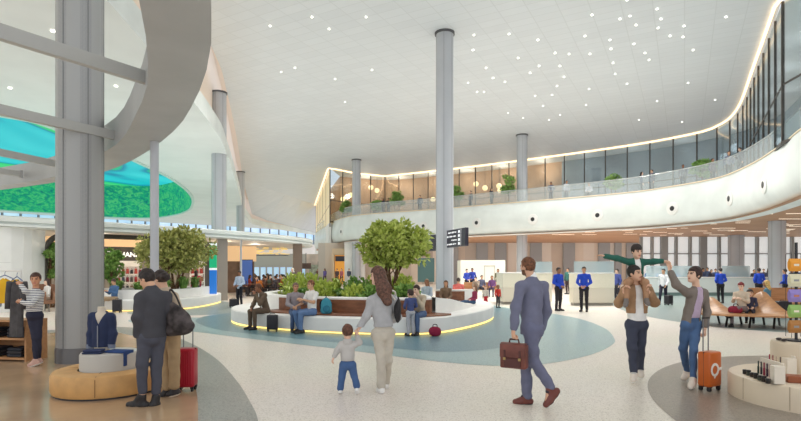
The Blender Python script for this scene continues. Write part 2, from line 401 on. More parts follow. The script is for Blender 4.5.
wl = MB(); wl.strips([[(p[0],p[1],9.0) for p in SCR]+[tuple(SCR[0])], [(p[0],p[1],13.6) for p in SCR]+[(SCR[0][0],SCR[0][1],13.6)]]); wl.build('side_display', scrmat('screen_side', 0), scr)
fill([arr(p[0],p[1],13.6) for p in SCR], z=13.6).build('top_display', scrmat('screen_top', 1), scr)
rim = MB(); rim.sweep([p[:2] for p in SCR], [(-.02,8.93),(.25,8.93),(.25,9.05),(-.02,9.05)], closed=True); rim.build('rim', mat('screen_rim',(190,214,206),.4), scr)
# clerestory wall behind the low ceiling
def wallrun(name, pts, z0, z1, m, label, th=.3):
    mb = MB()
    for a, b in zip(pts[:-1], pts[1:]):
        mb.bar((a[0],a[1],(z0+z1)/2), (b[0],b[1],(z0+z1)/2), th, z1-z0)
    return struct(name, mb, m, label)
Wo = [p+arr(-.6,1.5) for p in W]
wallrun('wall_back', Wo, 0, 6.6, mat('back_wall',(226,220,214),.6,var=.02,scale=.3), 'pale back wall under the clerestory')
M_SKYW = mat('daylight_pane', (150,190,226), .2, col2=(214,228,242), scale=.25, emit=(176,208,240), es=.42)
wp = resample(Wo, 2.0)
win = thing('window_1', 'row of blue daylit clerestory windows above the shop canopy', None, (wp[len(wp)//2][0],wp[len(wp)//2][1],6.6)); win['kind'] = 'structure'
g = MB(); fr = MB()
for a, b in zip(wp[:-1], wp[1:]):
    g.bar((a[0],a[1],7.9),(b[0],b[1],7.9),.04,2.6); fr.bar((a[0],a[1]-.1,6.6),(a[0],a[1]-.1,9.2),.22,.2,up=(1,0,0))
    fr.bar((a[0],a[1]-.1,6.65),(b[0],b[1]-.1,6.65),.2,.14)
g.build('pane', M_SKYW, win); fr.build('frame', mat('window_frame_grey',(120,128,136),.5), win)

# ================================================================== near ring canopy
ZS = 3.9
outer = [Zp(x,y,ZS) for x,y in [(211,-120),(211,0),(212,30),(208,65),(195,100),(175,130),(140,156),(104,172),(57,182),(0,190),(-60,197),(-150,203),(-420,214),(-900,222)]]
inner = [Zp(x,y,ZS) for x,y in [(128,-120),(139,0),(147,45),(147,87),(137,112),(123,138),(104,152),(57,176),(0,186),(-60,193.5),(-150,200),(-420,212),(-900,220.5)]]
ou = resample(crom(outer,6), .12)
inn = resample(crom(inner,6), .12); n = 90
def rs(p, n):
    d = np.r_[0, np.cumsum(np.linalg.norm(np.diff(p, axis=0), axis=1))]; t = np.linspace(0, d[-1], n); return np.stack([np.interp(t, d, p[:,k]) for k in range(3)], 1)
ou, inn = rs(ou, n), rs(inn, n)
M_RING = mat('ring_steel', (172,173,172), .45, .25, var=.03, scale=1.)
ring = thing('canopy_ring', 'large curved grey ring beam hanging overhead above the open shop', 'canopy', (*inn[45][:2], ZS))
mb = MB(); up = lambda a, z: [(p[0],p[1],z) for p in a]
mb.strips([up(ou,ZS+.12), up(ou,ZS), up(inn,ZS), up(inn,ZS+.5), up(inn*.7+ou*.3,ZS+.5), up(ou,ZS+.12)]); mb.build('ring_beam', M_RING, ring, 'auto')
for k, (x0,y0,x1,y1,h) in enumerate([(-60,13,149,79,.16),(-60,96,121,137,.16),(-60,140,66,166,.15),(-60,162,20,174,.14)]):
    zb = ZS+.2
    a, b = Zp(x0,y0,zb), Zp(x1,y1,zb); b = b+(b-a)*.02; a = a-(b-a)*1.6
    MB().bar(a, b, .09, h).build('cross_beam', mat('beam_grey',(176,176,172),.45,.2), ring, bevel=.006)
    e = MB(); e.bar(b-(b-a)/np.linalg.norm(b-a)*.05, b, .13, h+.06); e.build('end_plate', M_RING, ring)
pp = Zp(154.5,142,ZS); post = MB().tube([(pp[0],pp[1],0),(pp[0],pp[1],ZS)], .072, 20); post.build('post', M_COLM, ring, 'auto')

# ================================================================== mezzanine
FT_px = [(316,233),(324,227.5),(335,221),(350,216.5),(372,214),(400,212),(436,209.5),(500,204),(560,199),(600,195.5),(640,191.5),(670,187),(700,182),(722,177),(740,170),(758,161),(775,150),(790,139),(801,130)]
FT = [Zp(x,y,7.0) for x,y in FT_px]
FT = [arr(-13,82)]+[p[:2] for p in FT]+[arr(14.6,17.5), arr(13.9,13), arr(13.5,5), arr(13.5,-12)]
FT = resample(crom([arr(*p) for p in FT], 6), .5)
fas = MB(); prof = [(-.5,7.0),(.0,7.0),(.18,6.5),(.26,5.8),(.22,5.1),(.0,4.68),(-.35,4.48),(-.9,4.45),(-.9,4.6)]
fas.sweep(FT[::-1] if False else FT, [(o, z) for o, z in prof])
# travel runs left to right with the hall on the right-hand (camera) side
struct('wall_fascia', fas, M_FASC, 'white curved fascia of the mezzanine', smooth='auto')
fs = MB()
tr = MB(); tr.sweep(FT, [(.03,6.98),(.06,7.0),(.03,7.06),(-.02,7.06)]); struct('trim_4', tr, mat('fascia_trim',(222,204,176),.5), 'pale bronze edge along the top of the fascia')
mwpath = [p[:2] for p in mwn]
FTl = [p for p in FT]
# mezzanine floor slab and wooden soffit
back = [arr(46,-12), arr(46,66), arr(-13,66)]
struct('floor_mezzanine', fill([arr(p[0],p[1],6.9) for p in FTl]+[arr(b[0],b[1],6.9) for b in [arr(46,-12),arr(46,90),arr(-10,92)]], z=6.9), mat('mezz_floor',(180,170,158),.5), 'mezzanine floor')
def soffmat():
    m = wood('soffit_wood', (190,148,114), (160,118,88), 2.2, .5, 'X'); N, L, b = nodes(m)
    return m
off = [p for p in FTl]
struct('ceiling_soffit', fill([arr(p[0],p[1],4.5) for p in off]+[arr(b[0],b[1],4.5) for b in [arr(46,-12),arr(46,90),arr(-12,92)]], z=4.5), soffmat(), 'wooden soffit under the mezzanine')
sl = MB()
M_LINE = mat('soffit_line_light', (255,250,240), .5, emit=(255,240,215), es=1.0)
# round nozzles on the fascia
def near_path(px, path, z):
    best = min(range(len(path)), key=lambda i: abs((CX+F*path[i][0]/path[i][1])-px) if path[i][1] > 5 else 1e9)
    t = path[min(best+1,len(path)-1)]-path[best-1]; t /= np.linalg.norm(t); return path[best], np.array([t[1], -t[0]])
for k, (px, lab) in enumerate([(344,'leftmost round air nozzle at the far corner of the white fascia'),(427,'round air nozzle on the fascia between tree crown and tall column'),(477,'round air nozzle on the fascia just right of the hanging sign'),(535,'round air nozzle on the fascia right of the mezzanine column'),(600,'round air nozzle on the fascia above the pale counters'),(672,'round air nozzle on the fascia above the raised hand'),(736,'round air nozzle on the fascia where it starts to curve forward'),(772,'rightmost round air nozzle on the curved fascia')]):
    p, nr = near_path(px, FT, 5.6); c = arr(p[0]+nr[0]*.25, p[1]+nr[1]*.25, 5.55)
    t = thing('air_nozzle', lab, 'vent', c, group='round nozzles on the fascia')
    u = np.array([nr[0],nr[1],0]); 
    MB().tube([c-u*.05, c+u*.03, c+u*.06], [.42,.42,.34], 24).build('rim', mat('nozzle_white',(224,224,220),.4), t, 'auto')
    MB().tube([c+u*.05, c+u*.085], [.17,.15], 16).build('duct', M_DARKM, t, 'auto')
# glass balustrade
bal = thing('glass_balustrade', 'long glass balustrade along the mezzanine edge', 'balustrade', (FT[40][0],FT[40][1],7.0))
bp = resample(FT[2:], 1.8)
inb = []
for i in range(len(bp)):
    t = bp[min(i+1,len(bp)-1)]-bp[max(i-1,0)]; t /= np.linalg.norm(t); inb.append(bp[i]-np.array([t[1],-t[0]])*.2)
for a, b in zip(inb[:-1], inb[1:]):
    if len(bal.children) > 70: break
    d = (b-a)*.012
    MB().bar((*(a+d),7.52),(*(b-d),7.52),.03,1.0).build('glass_panel', M_BALU, bal)
hr = MB(); hr.tube([(p[0],p[1],8.05) for p in inb], .028, 8); hr.build('handrail', mat('rail_steel',(196,200,200),.3,.6), bal, 'auto')
# curtain wall of the upper level
Mw2 = [arr(p[0],p[1]) for p in mwn]
def mull(name, path, z0, z1, step, label, split=None):
    pts = resample(path, step)
    t = thing(name, label, None, (pts[len(pts)//2][0],pts[len(pts)//2][1],z0)); t['kind'] = 'structure'
    g = MB(); f = MB()
    for a, b in zip(pts[:-1], pts[1:]):
        g.bar((*a,(z0+z1)/2),(*b,(z0+z1)/2),.04,z1-z0)
        f.bar((*a,z0),(*a,z1),.10,.08,up=(b[0]-a[0],b[1]-a[1],0)); f.bar((*a,z0+2.5),(*b,z0+2.5),.06,.07); f.bar((*a,z0+.06),(*b,z0+.06),.14,.12)
    f.bar((*pts[-1],z0),(*pts[-1],z1),.2,.09)
    g.build('pane', split or M_WGLASS, t); f.build('frame', M_MULL, t); return t
mull('window_2', [arr(p[0],p[1]) for p in MW[1:4]], 6.9, 12.9, 2.2, 'tan lit upper level glazing left of the tall column')
mull('window_3', [arr(p[0],p[1]) for p in mwc[3:]]+[arr(15.9,20.8),arr(15.6,14)], 6.9, 12.9, 2.0, 'long upper level glazing of the mezzanine')
mull('window_4', [arr(p[0],p[1]) for p in [MW[0], MW[1]]], 6.4, 12.9, 7., 'cream glazing on the far left flank of the mezzanine', mat('cream_glazing',(222,208,172),.35,emit=(255,226,170),es=.22))
# interior behind the glazing
def offpath(path, d):
    o = []
    for i in range(len(path)):
        t = path[min(i+1,len(path)-1)]-path[max(i-1,0)]; t = t/np.linalg.norm(t); o.append(path[i]+np.array([-t[1],t[0]])*d)
    return o
ip = [arr(p[0],p[1]) for p in mwc[1:]]+[arr(15.6,14)]
io = resample(offpath(resample(ip, 1.5), 3.2), 1.5)
iw = MB(); iw2 = MB()
io = [q for q in io if q[0]/q[1] > -.118]
for a, b in zip(io[:-1], io[1:]):
    (iw if b[0] < 17.5 and b[1] > 40 else iw2).bar((*a,9.95),(*b,9.95),.1,6.1)
struct('wall_lounge', iw, mat('lounge_tan',(196,160,128),.6,var=.08,scale=.4), 'tan back wall of the upper level lounge')
struct('wall_lounge_grey', iw2, mat('lounge_grey',(156,166,172),.6,var=.06,scale=.4), 'grey back wall of the upper level gallery')
icm = MB(); a_ = resample(ip,1.5)
n_ = min(len(a_), len(io)); ra = rs(np.c_[a_, np.full(len(a_),12.98)], 60); rb = rs(np.c_[io, np.full(len(io),12.98)], 60)
icm.strips([ra, rb]); struct('ceiling_lounge', icm, M_WHITE, 'ceiling of the upper level lounge')
A, B = MW[0][:2], MW[1][:2]; d = (B-A)/np.linalg.norm(B-A); nn = np.array([-d[1], d[0]])
rw_ = MB(); rw_.bar((*io[0],9.95),(*(A+nn*.5),9.95),.1,6.1); struct('wall_lounge_return', rw_, mat('lounge_tan'), 'tan side wall of the lounge behind the flank glazing')
fb = MB(); fb.bar((A[0],A[1],5.5),(B[0],B[1],5.5),.3,2.6); struct('wall_flank_base', fb, M_WHITE, 'white base wall under the flank glazing')
# warm cove light at the top of the glazing
cv = MB(); cp = offpath(resample([arr(p[0],p[1]) for p in mwn[:-1]], .8), -.22)
cv.tube([(p[0],p[1],12.92) for p in cp], .06, 8); struct('trim_5', cv, M_WARM, 'warm light line where the ceiling meets the glazing')
# pendant globes in the lounge
for k, (px, py, lab) in enumerate([(343,199,'far left globe lamp in the lounge, lowest of its cluster'),(371,187.5,'upper globe lamp of the pair in the left lounge corner'),(377,190.5,'lower globe lamp of the pair in the left lounge corner'),(351,195,'globe lamp beside the corner column of the lounge'),(433,199.5,'globe lamp just left of the tall column'),(476,184,'globe lamp right of the tall column'),(485,188,'globe lamp near the middle of the lounge'),(499,186,'upper globe lamp left of the mezzanine column'),(500,190.5,'lower globe lamp left of the mezzanine column')]):
    i = min(range(len(a_)), key=lambda i: abs(CX+F*a_[i][0]/a_[i][1]-px)); Y = a_[i][1]+1.4
    c = P(px, py, Y+(.9 if k == 8 else 0)); t = thing('globe_lamp', lab, 'lamp', c, group='globe lamps in the lounge')
    MB().ball(c, .3, 14, 9).build('globe', mat('globe_glow',(255,236,200),.4,emit=(255,222,160),es=1.4), t, 'all'); MB().tube([c+arr(0,0,.28), arr(c[0],c[1],12.95)], .02, 6).build('cord', M_DARKM, t)
for k in range(0, len(io)-1, 3):
    p = (a_[min(k,len(a_)-1)]+io[k])/2
    if p[1] < 20 or k == 0: continue
    l = bpy.data.lights.new('lounge_light', 'POINT'); l.energy = LOUNGE_W if (p[0] < 17.5 and p[1] > 40) else LOUNGE_W*.2; l.color = (1,.85,.68) if p[0] < 17.5 and p[1] > 40 else (.9,.95,1); l.shadow_soft_size = .4
    o = bpy.data.objects.new('lounge_light', l); COL.objects.link(o); o.location = (p[0],p[1],12.0)
# under the mezzanine: panelled wall and glazed wall
def stripemat():
    m = mat('panel_wall', (206,194,178), .6); N, L, b = nodes(m)
    tc = N.new('ShaderNodeTexCoord'); sx = N.new('ShaderNodeSeparateXYZ'); L.new(tc.outputs['Object'], sx.inputs[0])
    ml = N.new('ShaderNodeMath'); ml.operation = 'MULTIPLY'; ml.inputs[1].default_value = .85; L.new(sx.outputs['X'], ml.inputs[0])
    cb = N.new('ShaderNodeCombineXYZ'); L.new(ml.outputs[0], cb.inputs[0])
    wn = N.new('ShaderNodeTexWhiteNoise'); fl_ = N.new('ShaderNodeMath'); fl_.operation = 'FLOOR'; L.new(ml.outputs[0], fl_.inputs[0]); wn.noise_dimensions = '1D'; L.new(fl_.outputs[0], wn.inputs['W'])
    r = N.new('ShaderNodeValToRGB'); r.color_ramp.interpolation = 'CONSTANT'; el = r.color_ramp.elements
    el[0].color = lin((222,210,196)); el[1].position = .45; el[1].color = lin((206,192,178)); e = el.new(.68); e.color = lin((228,220,210)); e = el.new(.84); e.color = lin((192,182,172))
    L.new(wn.outputs['Value'], r.inputs['Fac']); L.new(r.outputs['Color'], b.inputs['Base Color']); return m
pw = MB().box((9.5,57,2.25),(37,.3,4.5)); struct('wall_panels', pw, stripemat(), 'beige panelled wall under the mezzanine')
fn = MB()
for px in (482,500.5,536,569,604,618,632,455): fn.box(((px-CX)*56.7/F,56.7,2.25),(1.25 if px not in (618,455) else .7,.2,4.5))
struct('trim_6', fn, mat('panel_grey',(160,163,166),.55), 'grey vertical panels on the beige wall')
gw = thing('window_5', 'daylit window wall with white blinds behind the officers', None, (26,46,0)); gw['kind'] = 'structure'
g = MB(); f = MB(); g.box((37,46.2,2.25),(31,.1,4.5))
M_BLIND = mat('white_blind', (226,226,222), .6, var=.05, scale=.5, emit=(240,244,246), es=.42)
for px in (641,652,664,676,690,703,719,742,757,770,792,815): f.box(((px-CX)*46/F,46,2.25),(.2 if px not in (664,703) else .6,.3,4.5))
f.box((37,46,3.0),(31,.16,.1)); g.build('pane', M_BLIND, gw); f.build('frame', mat('frame_grey',(158,160,160),.5), gw)
struct('wall_side_right', MB().box((50,20,6),(.3,60,13)), M_WHITE, 'white far right wall')
# linear lights let into the soffit
for k in range(3): pass
sl = MB(); r2 = random.Random(5)
for k in range(150):
    px = r2.uniform(470, 800); Y = r2.uniform(17, 50); 
    x = (px-CX)*Y/F
    i = min(range(len(FT)), key=lambda i: abs(FT[i][0]/max(FT[i][1],1)-x/Y) if FT[i][1] > 8 else 9)
    if Y < FT[i][1]+1.5 or Y > 44: continue
    sl.box((x,Y,4.495),(r2.uniform(.5,1.4),.03,.02))
o = sl.build('trim_7', M_LINE); tag(o, 'thin light lines let into the wooden soffit', None, None, 'structure')
# downlights on the high ceiling
DL = [(312,17),(329,29),(366,17),(270,26),(281,72),(295,68),(335,79),(372,70),(345,102),(592,15),(620,19),(630,16),(627,0),(657,9),(661,19),(658,28),(684,26),(683,37),(636,25),(670,36),(726,17),(634,44),(610,40),(585,36),(611,49),(613,63),(615,74),(649,60),(645,53),(569,54),(555,53),(590,54),(538,40),(518,58),(509,34),(474,35),(560,66),(539,66),(530,73),(564,77),(486,68),(493,78),(505,82),(557,86),(693,50),(688,83),(627,84),(589,89),(535,96),(552,95),(477,92),(484,92),(657,101),(715,100),(549,120),(560,115),(543,106),(639,120),(682,122),(468,83),(586,105),(523,118),(508,113),(473,50)]
dl_l = {}
t0 = None
for k, (px, py) in enumerate(DL):
    p = Zp(px, py, 12.97); r = min(.05, .02+p[1]*.0012)
    row = 'nearest row at the top of the photo' if py < 30 else ('middle of the ceiling' if py < 75 else 'far rows near the mezzanine')
    side = 'left' if px < 400 else ('centre' if px < 600 else 'right')
    o = MB().lathe([(r,0),(r,.02),(r*.7,.03)], p-arr(0,0,.02), 10).build('ceiling_downlight', mat('downlight_glow',(255,252,244),.4,emit=(255,250,240),es=2.6))
    origin(o, p-arr(0,0,.02)); tag(o, 'tiny round recessed downlight in the %s %s of the high ceiling, lamp %d across' % (row, side, 1+sum(1 for q in DL[:k] if True)) if False else 'tiny round white downlight among the scattered lamps of the high ceiling', 'lamp', 'downlights in the high ceiling')
    if k % 3 == 0:
        l = bpy.data.lights.new('downlight_beam', 'SPOT'); l.energy = SPOT_W; l.spot_size = 2.3; l.spot_blend = 1.; l.shadow_soft_size = .25; l.color = (1,.97,.92)
        lo = bpy.data.objects.new('downlight_beam', l); COL.objects.link(lo); lo.location = (p[0],p[1],12.85)
for k, (px, py) in enumerate([(10,88),(53,31),(116,86),(160,134)]):
    p = Zp(px, py, 8.98); o = MB().lathe([(.07,0),(.07,.02),(.05,.03)], p-arr(0,0,.02), 10).build('ceiling_downlight', mat('downlight_glow')); origin(o, p-arr(0,0,.02))
    tag(o, ['small downlight in the low ceiling left of the thick column','small downlight in the low ceiling just beside the upper cross beam','small downlight in the low ceiling between column and ring','small downlight in the low ceiling right of the ring post'][k], 'lamp', 'downlights in the low ceiling')
for x, y in [(-14,6),(-17,13),(-20,14),(-12,15),(-30,22),(-10,25),(-26,60),(-40,58),(-13,40)]:  # fill spots without fixtures, partly added to brighten the white shop wall
    l = bpy.data.lights.new('low_fill', 'SPOT'); l.energy = SPOT_W*.55; l.spot_size = 2.4; l.spot_blend = 1.; l.shadow_soft_size = .25; l.color = (1,.97,.93)
    lo = bpy.data.objects.new('low_fill', l); COL.objects.link(lo); lo.location = (x,y,8.85)
# lights under the mezzanine
for x, y in [(8,49),(8,46),(17,49),(17,42),(24,36),(28,28),(22,26),(0,51),(24,49),(22,18),(32,40)]:
    l = bpy.data.lights.new('soffit_beam', 'SPOT'); l.energy = SPOT_W*.8; l.spot_size = 2.5; l.spot_blend = 1.; l.shadow_soft_size = .3; l.color = (1,.96,.9)
    lo = bpy.data.objects.new('soffit_beam', l); COL.objects.link(lo); lo.location = (x,y,4.35)

l = bpy.data.lights.new('rear_fill', 'AREA'); l.shape = 'RECTANGLE'; l.size = 70; l.size_y = 12; l.energy = REAR_FILL_W; l.color = (.96,.98,1)  # area light added behind the camera to fill the hall, no facade built
lo = bpy.data.objects.new('rear_fill', l); COL.objects.link(lo); lo.location = (-5,-11.5,6.5); lo.rotation_euler = (-math.pi/2,0,0)
# ================================================================== plants
def leafmat(name, c1, c2):
    m = mat(name, c1, .5); N, L, b = nodes(m)
    tc = N.new('ShaderNodeTexCoord'); nz = N.new('ShaderNodeTexNoise'); nz.inputs['Scale'].default_value = 5.; nz.inputs['Detail'].default_value = 3
    mx = N.new('ShaderNodeMix'); mx.data_type = 'RGBA'; mx.inputs['A'].default_value = lin(c1); mx.inputs['B'].default_value = lin(c2)
    rp = N.new('ShaderNodeMapRange'); rp.inputs['From Min'].default_value = .35; rp.inputs['From Max'].default_value = .65
    L.new(tc.outputs['Object'], nz.inputs['Vector']); L.new(nz.outputs['Fac'], rp.inputs['Value']); L.new(rp.outputs['Result'], mx.inputs['Factor']); L.new(mx.outputs['Result'], b.inputs['Base Color'])
    b.inputs['Subsurface Weight'].default_value = 0.
    return m
M_LEAFY = leafmat('leaf_yellow_green', (150,172,64), (198,210,104))
M_LEAFT = leafmat('leaf_tree_green', (142,160,62), (198,208,112))
M_LEAFD = leafmat('leaf_deep_green', (92,136,60), (150,184,96))
M_LEAFO = leafmat('leaf_olive', (124,134,64), (182,180,106))
M_BARK = mat('bark', (116,88,66), .85, var=.2, scale=14., bump=.4, bscale=40.)
def leaves(pts, dirs, ln, wd, R):
    """kite-shaped leaves, folded along the rib"""
    mb = MB(); vs = []; fs = []
    for p, d in zip(pts, dirs):
        d = d/np.linalg.norm(d); u = np.cross(d, R.normal(size=3)); u /= np.linalg.norm(u); n = np.cross(d, u)
        l = ln*R.uniform(.7,1.3); w = wd*R.uniform(.7,1.3); b = len(vs)
        vs += [p, p+d*l*.5+u*w+n*w*.35, p+d*l, p+d*l*.5-u*w+n*w*.35, p+d*l*.55]
        fs += [(b,b+1,b+4),(b+1,b+2,b+4),(b+2,b+3,b+4),(b+3,b,b+4)]
    mb.add(vs, fs); return mb
def tree(name, label, base, cz, rx, rz, nclump, nleaf, m, seed, lean=0., stems=4, zt=.0, ln=.13):
    R = np.random.default_rng(seed); t = thing(name, label, 'tree', base)
    base = np.array(base, float); mb = MB(); cl = []
    for k in range(nclump):
        while 1:
            q = R.uniform(-1,1,3)
            if .25 < np.dot(q,q) < 1 and q[2] > -.75: break
        cl.append(arr(base[0]+q[0]*rx+lean, base[1]+q[1]*rx, cz+q[2]*rz))
    hubs = []
    for s in range(stems):
        a = s*2*math.pi/stems+.4; top = arr(base[0]+math.cos(a)*rx*.38+lean*.7, base[1]+math.sin(a)*rx*.38, cz-rz*.15+R.uniform(-.1,.1))
        b0 = base+arr(math.cos(a)*.05, math.sin(a)*.05, 0); mid = (b0+top)/2+arr(*R.normal(size=2)*.05, -.08)
        pts = crom([b0, mid, top], 5); mb.tube(pts, np.linspace(.06,.028,len(pts))*(rx/1.2)**.5, 8); hubs.append((pts, top))
    for c in cl:
        pts, top = min(hubs, key=lambda h: np.linalg.norm(h[1]-c)); st = pts[R.integers(5, len(pts))]
        mb.tube(crom([st, (st+c)/2+R.normal(size=3)*.05, c], 3), [.022,.018,.016,.013,.011,.008,.005], 5)
    mb.build('trunk', M_BARK, t, 'all')
    pp = []; dd = []
    for c in cl:
        n = nleaf
        q = R.normal(size=(n,3)); q /= np.linalg.norm(q, axis=1)[:,None]; r = R.uniform(.3,1,n)**.5
        rc = .24*rx
        p = c+q*(r*rc)[:,None]*arr(1.15,1.15,.72); pp.append(p); dd.append(q+arr(0,0,.1)+R.normal(size=(n,3))*.5)
    leaves(np.concatenate(pp), np.concatenate(dd), ln, ln*.3, R).build('crown', m, t, fixn=False)
    return t
def shrub(label, c, r, h, m, seed, strap=True, name='shrub', n=None, group=None, dens=1.):
    R = np.random.default_rng(seed); t = thing(name, label, 'plant', c, group=group)
    c = np.array(c, float); mb = MB(); vs = []; fs = []
    if strap:
        for k in range(n or int(90*dens)):
            a = R.uniform(0, 2*math.pi); ro = R.uniform(.2,1); el = R.uniform(.45,1.)
            b0 = c+arr(math.cos(a),math.sin(a),0)*r*.25*R.uniform(0,1)
            tip = c+arr(math.cos(a)*r*ro, math.sin(a)*r*ro, h*el*(1-.35*ro)); mid = c+arr(math.cos(a)*r*ro*.5, math.sin(a)*r*ro*.5, h*el*.85)
            w = arr(-math.sin(a), math.cos(a), 0)*R.uniform(.018,.034); b = len(vs)
            vs += [b0-w*.5, b0+w*.5, mid-w, mid+w, tip]; fs += [(b,b+1,b+3,b+2),(b+2,b+3,b+4)]
        mb.add(vs, fs); o = mb
    else:
        n = n or int(420*dens); q = R.normal(size=(n,3)); q /= np.linalg.norm(q, axis=1)[:,None]; q[:,2] = np.abs(q[:,2])
        rad = R.uniform(.35,1,n)**.6; p = c+q*rad[:,None]*arr(r,r,h); o = leaves(p, q+R.normal(size=(n,3))*.6+arr(0,0,.4), .14, .045, R)
    o.build('leaves', m, t, fixn=False)
    st = MB()
    for k in range(5):
        a = k*1.3; st.tube([c+arr(0,0,-.02), c+arr(math.cos(a)*r*.4, math.sin(a)*r*.4, h*.6)], [.014,.006], 5)
    st.build('stem', mat('stem_green',(86,96,50),.7), t)
    return t

# ================================================================== bench island
OUTp = [(-5.45,16.8),(-4.7,15.1),(-3.5,14.07),(-1.79,13.2),(0,12.85),(1.0,13.2),(1.95,14.5),(2.8,16.3),(3.25,18.3),(3.1,20.6),(2.2,22.3),(.3,23.2),(-2.2,22.6),(-4.4,20.8),(-5.4,18.8)]
OUT = crom([arr(*p) for p in OUTp], 8, True)
isl = thing('bench_island', 'large rounded white planter island with walnut seats and glowing base line', 'bench', (-1,17.5,0))
def inset(path, d):
    o = []; m = len(path)
    for i in range(m):
        t = path[(i+1)%m]-path[(i-1)%m]; t = t/np.linalg.norm(t); o.append(path[i]+np.array([-t[1],t[0]])*d)
    return o
kb = MB(); kb.prism(inset(OUT,.10), 0, .07); kb.build('plinth', mat('recess_grey',(150,146,136),.6), isl)
cb = MB(); cb.sweep(OUT, [(0,.07),(0,.40),(-.03,.43),(-.7,.43),(-.7,.07)], closed=True); cb.build('curb', M_WHITE, isl, 'auto')
mid_ = fill([arr(p[0],p[1],.42) for p in inset(OUT,.68)], z=.42); mid_.build('deck', M_WHITE, isl)
ld = MB(); ld.sweep(OUT, [(-.075,.02),(-.01,.02),(-.01,.05),(-.075,.05)], closed=True); ld.build('light_strip', M_YLED, isl)
PLp = [(-4.55,17.6),(-4.15,16.1),(-3.2,14.95),(-1.7,14.15),(-.2,13.8),(.75,13.95),(.85,15.0),(.6,17.0),(.35,19.0),(-.6,20.3),(-2.6,20.5),(-4.1,19.3)]
PL = crom([arr(*p) for p in PLp], 7, True)
pw_ = MB(); pw_.sweep(PL, [(0,.43),(0,.86),(-.03,.885),(-.24,.885),(-.27,.86),(-.27,.43)], closed=True); pw_.build('planter_wall', M_WHITE, isl, 'auto')
fill([arr(p[0],p[1],.76) for p in inset(PL,.2)], z=.76).build('soil', M_SOIL, isl)
i0 = min(range(len(PL)), key=lambda i: np.linalg.norm(PL[i]-arr(-3.55,15.3))); i1 = min(range(len(PL)), key=lambda i: np.linalg.norm(PL[i]-arr(.75,13.95)))
seg = PL[i0:i1+2]
bk = MB(); bk.sweep(seg, [(.0,.47),(.045,.47),(.045,.82),(.0,.82)]); bk.build('backrest', M_WOODS, isl)
se = MB(); se.sweep(seg, [(.0,.432),(.62,.432),(.62,.47),(.0,.47)]); se.build('seat', M_WOODS, isl, bevel=.008)
# sloping white flank at the right end
ramp = MB(); q = crom([arr(.95,14.1),arr(1.5,14.9),arr(2.1,16.2),arr(2.6,17.7)], 6); hh = np.interp(np.linspace(0,1,len(q)), [0,.3,.7,1], [.885,.8,.55,.43])
ramp.strips([[(p[0],p[1],.43) for p in q],[(p[0],p[1],h) for p, h in zip(q, hh)],[(p[0]-.35,p[1]+.3,h) for p, h in zip(q, hh)],[(p[0]-.35,p[1]+.3,.43) for p in q]]); ramp.build('sloping_flank', M_WHITE, isl, 'auto')
rb = MB(); q = crom([arr(1.35,19.2),arr(2.0,19.0),arr(2.7,19.4)], 6); rb.sweep(q, [(.14,.43),(.14,.90),(-.14,.90),(-.14,.43)]); rb.build('rear_wall', M_WHITE, isl, 'auto')
rw = MB(); rw.sweep(q[:9], [(.145,.5),(.18,.5),(.18,.84),(.145,.84)]); rw.build('rear_backrest', M_WOODS, isl)

tree('planter_tree', 'small leafy tree with slender stems in the island planter before the tall column', (-.24,16.8,.76), 2.38, 1.06, .74, 62, 62, M_LEAFT, 3, stems=4, ln=.19)
sh = [(283,-3.35,15.6,.42,.5,1,0),(297,-2.85,15.1,.40,.42,0,0),(318,-2.2,15.0,.45,.5,1,1),(334,-1.7,14.9,.42,.40,0,0),(349,-1.25,14.75,.40,.42,1,1),(366,-.8,14.6,.4,.40,0,1),(300,-2.95,16.8,.5,.75,1,1),(326,-2.1,16.9,.5,.7,1,0),(352,-1.4,16.6,.5,.62,0,1),(402,.15,14.8,.38,.42,0,1),(415,.15,16.4,.36,.6,1,1),(432,-.05,18.4,.38,.7,1,1),(378,-.75,18.2,.5,.8,1,1),(288,-3.6,17.7,.5,.75,1,1)]
lab = ['leafy yellow green plant at the left end of the island planter','arching strap leaf plant right behind the two seated men, lower one','broad yellow green plant behind the man in white T-shirt','arching strap leaf plant behind the teal backpack','low yellow green plant right of the teal backpack','low plant hidden behind the long haired woman in the island planter','taller bush further back above the seated man in brown','taller strap leaf bush behind the teal backpack','strap leaf bush left of the long haired woman further back','low plant right of the long haired woman near the tree foot','plant right of the tree trunk beside the tall column','rear plant in front of the tall column base','rear bush behind the island tree','rear bush at the left back of the island planter']
for k, (px, x, y, r, h, kind, st) in enumerate(sh):
    shrub(lab[k], (x,y,.76), r, h, [M_LEAFD, M_LEAFY][kind], 20+k, strap=not st, group=None)

# ================================================================== left planter in front of the shops
LPp = [(-13.6,21.2),(-12.2,20.25),(-10.8,20.1),(-9.5,20.4),(-8.7,21.6),(-8.6,23.6),(-8.9,25.8),(-9.6,26.9),(-10.6,26.2),(-11.6,24.2),(-13.0,23.2),(-14.1,22.5)]
LP = crom([arr(*p) for p in LPp], 7, True)
lp = thing('curved_planter', 'white curved planter bench with glowing base before the bag shop', 'planter', (-10.8,22.5,0))
kb = MB(); kb.prism(inset(LP,.1), 0, .07); kb.build('plinth', mat('recess_grey'), lp)
cb = MB(); cb.sweep(LP, [(0,.07),(0,.42),(-.03,.45),(-.5,.45),(-.5,.07)], closed=True); cb.build('curb', M_WHITE, lp, 'auto')
ld = MB(); ld.sweep(LP, [(-.075,.02),(-.01,.02),(-.01,.05),(-.075,.05)], closed=True); ld.build('light_strip', M_YLED, lp)
pi = inset(LP,.45); wl = MB(); wl.sweep(pi, [(0,.45),(0,.82),(-.16,.82),(-.16,.45)], closed=True); wl.build('planter_wall', M_WHITE, lp, 'auto')
fill([arr(p[0],p[1],.72) for p in inset(LP,.5)], z=.72).build('soil', M_SOIL, lp)
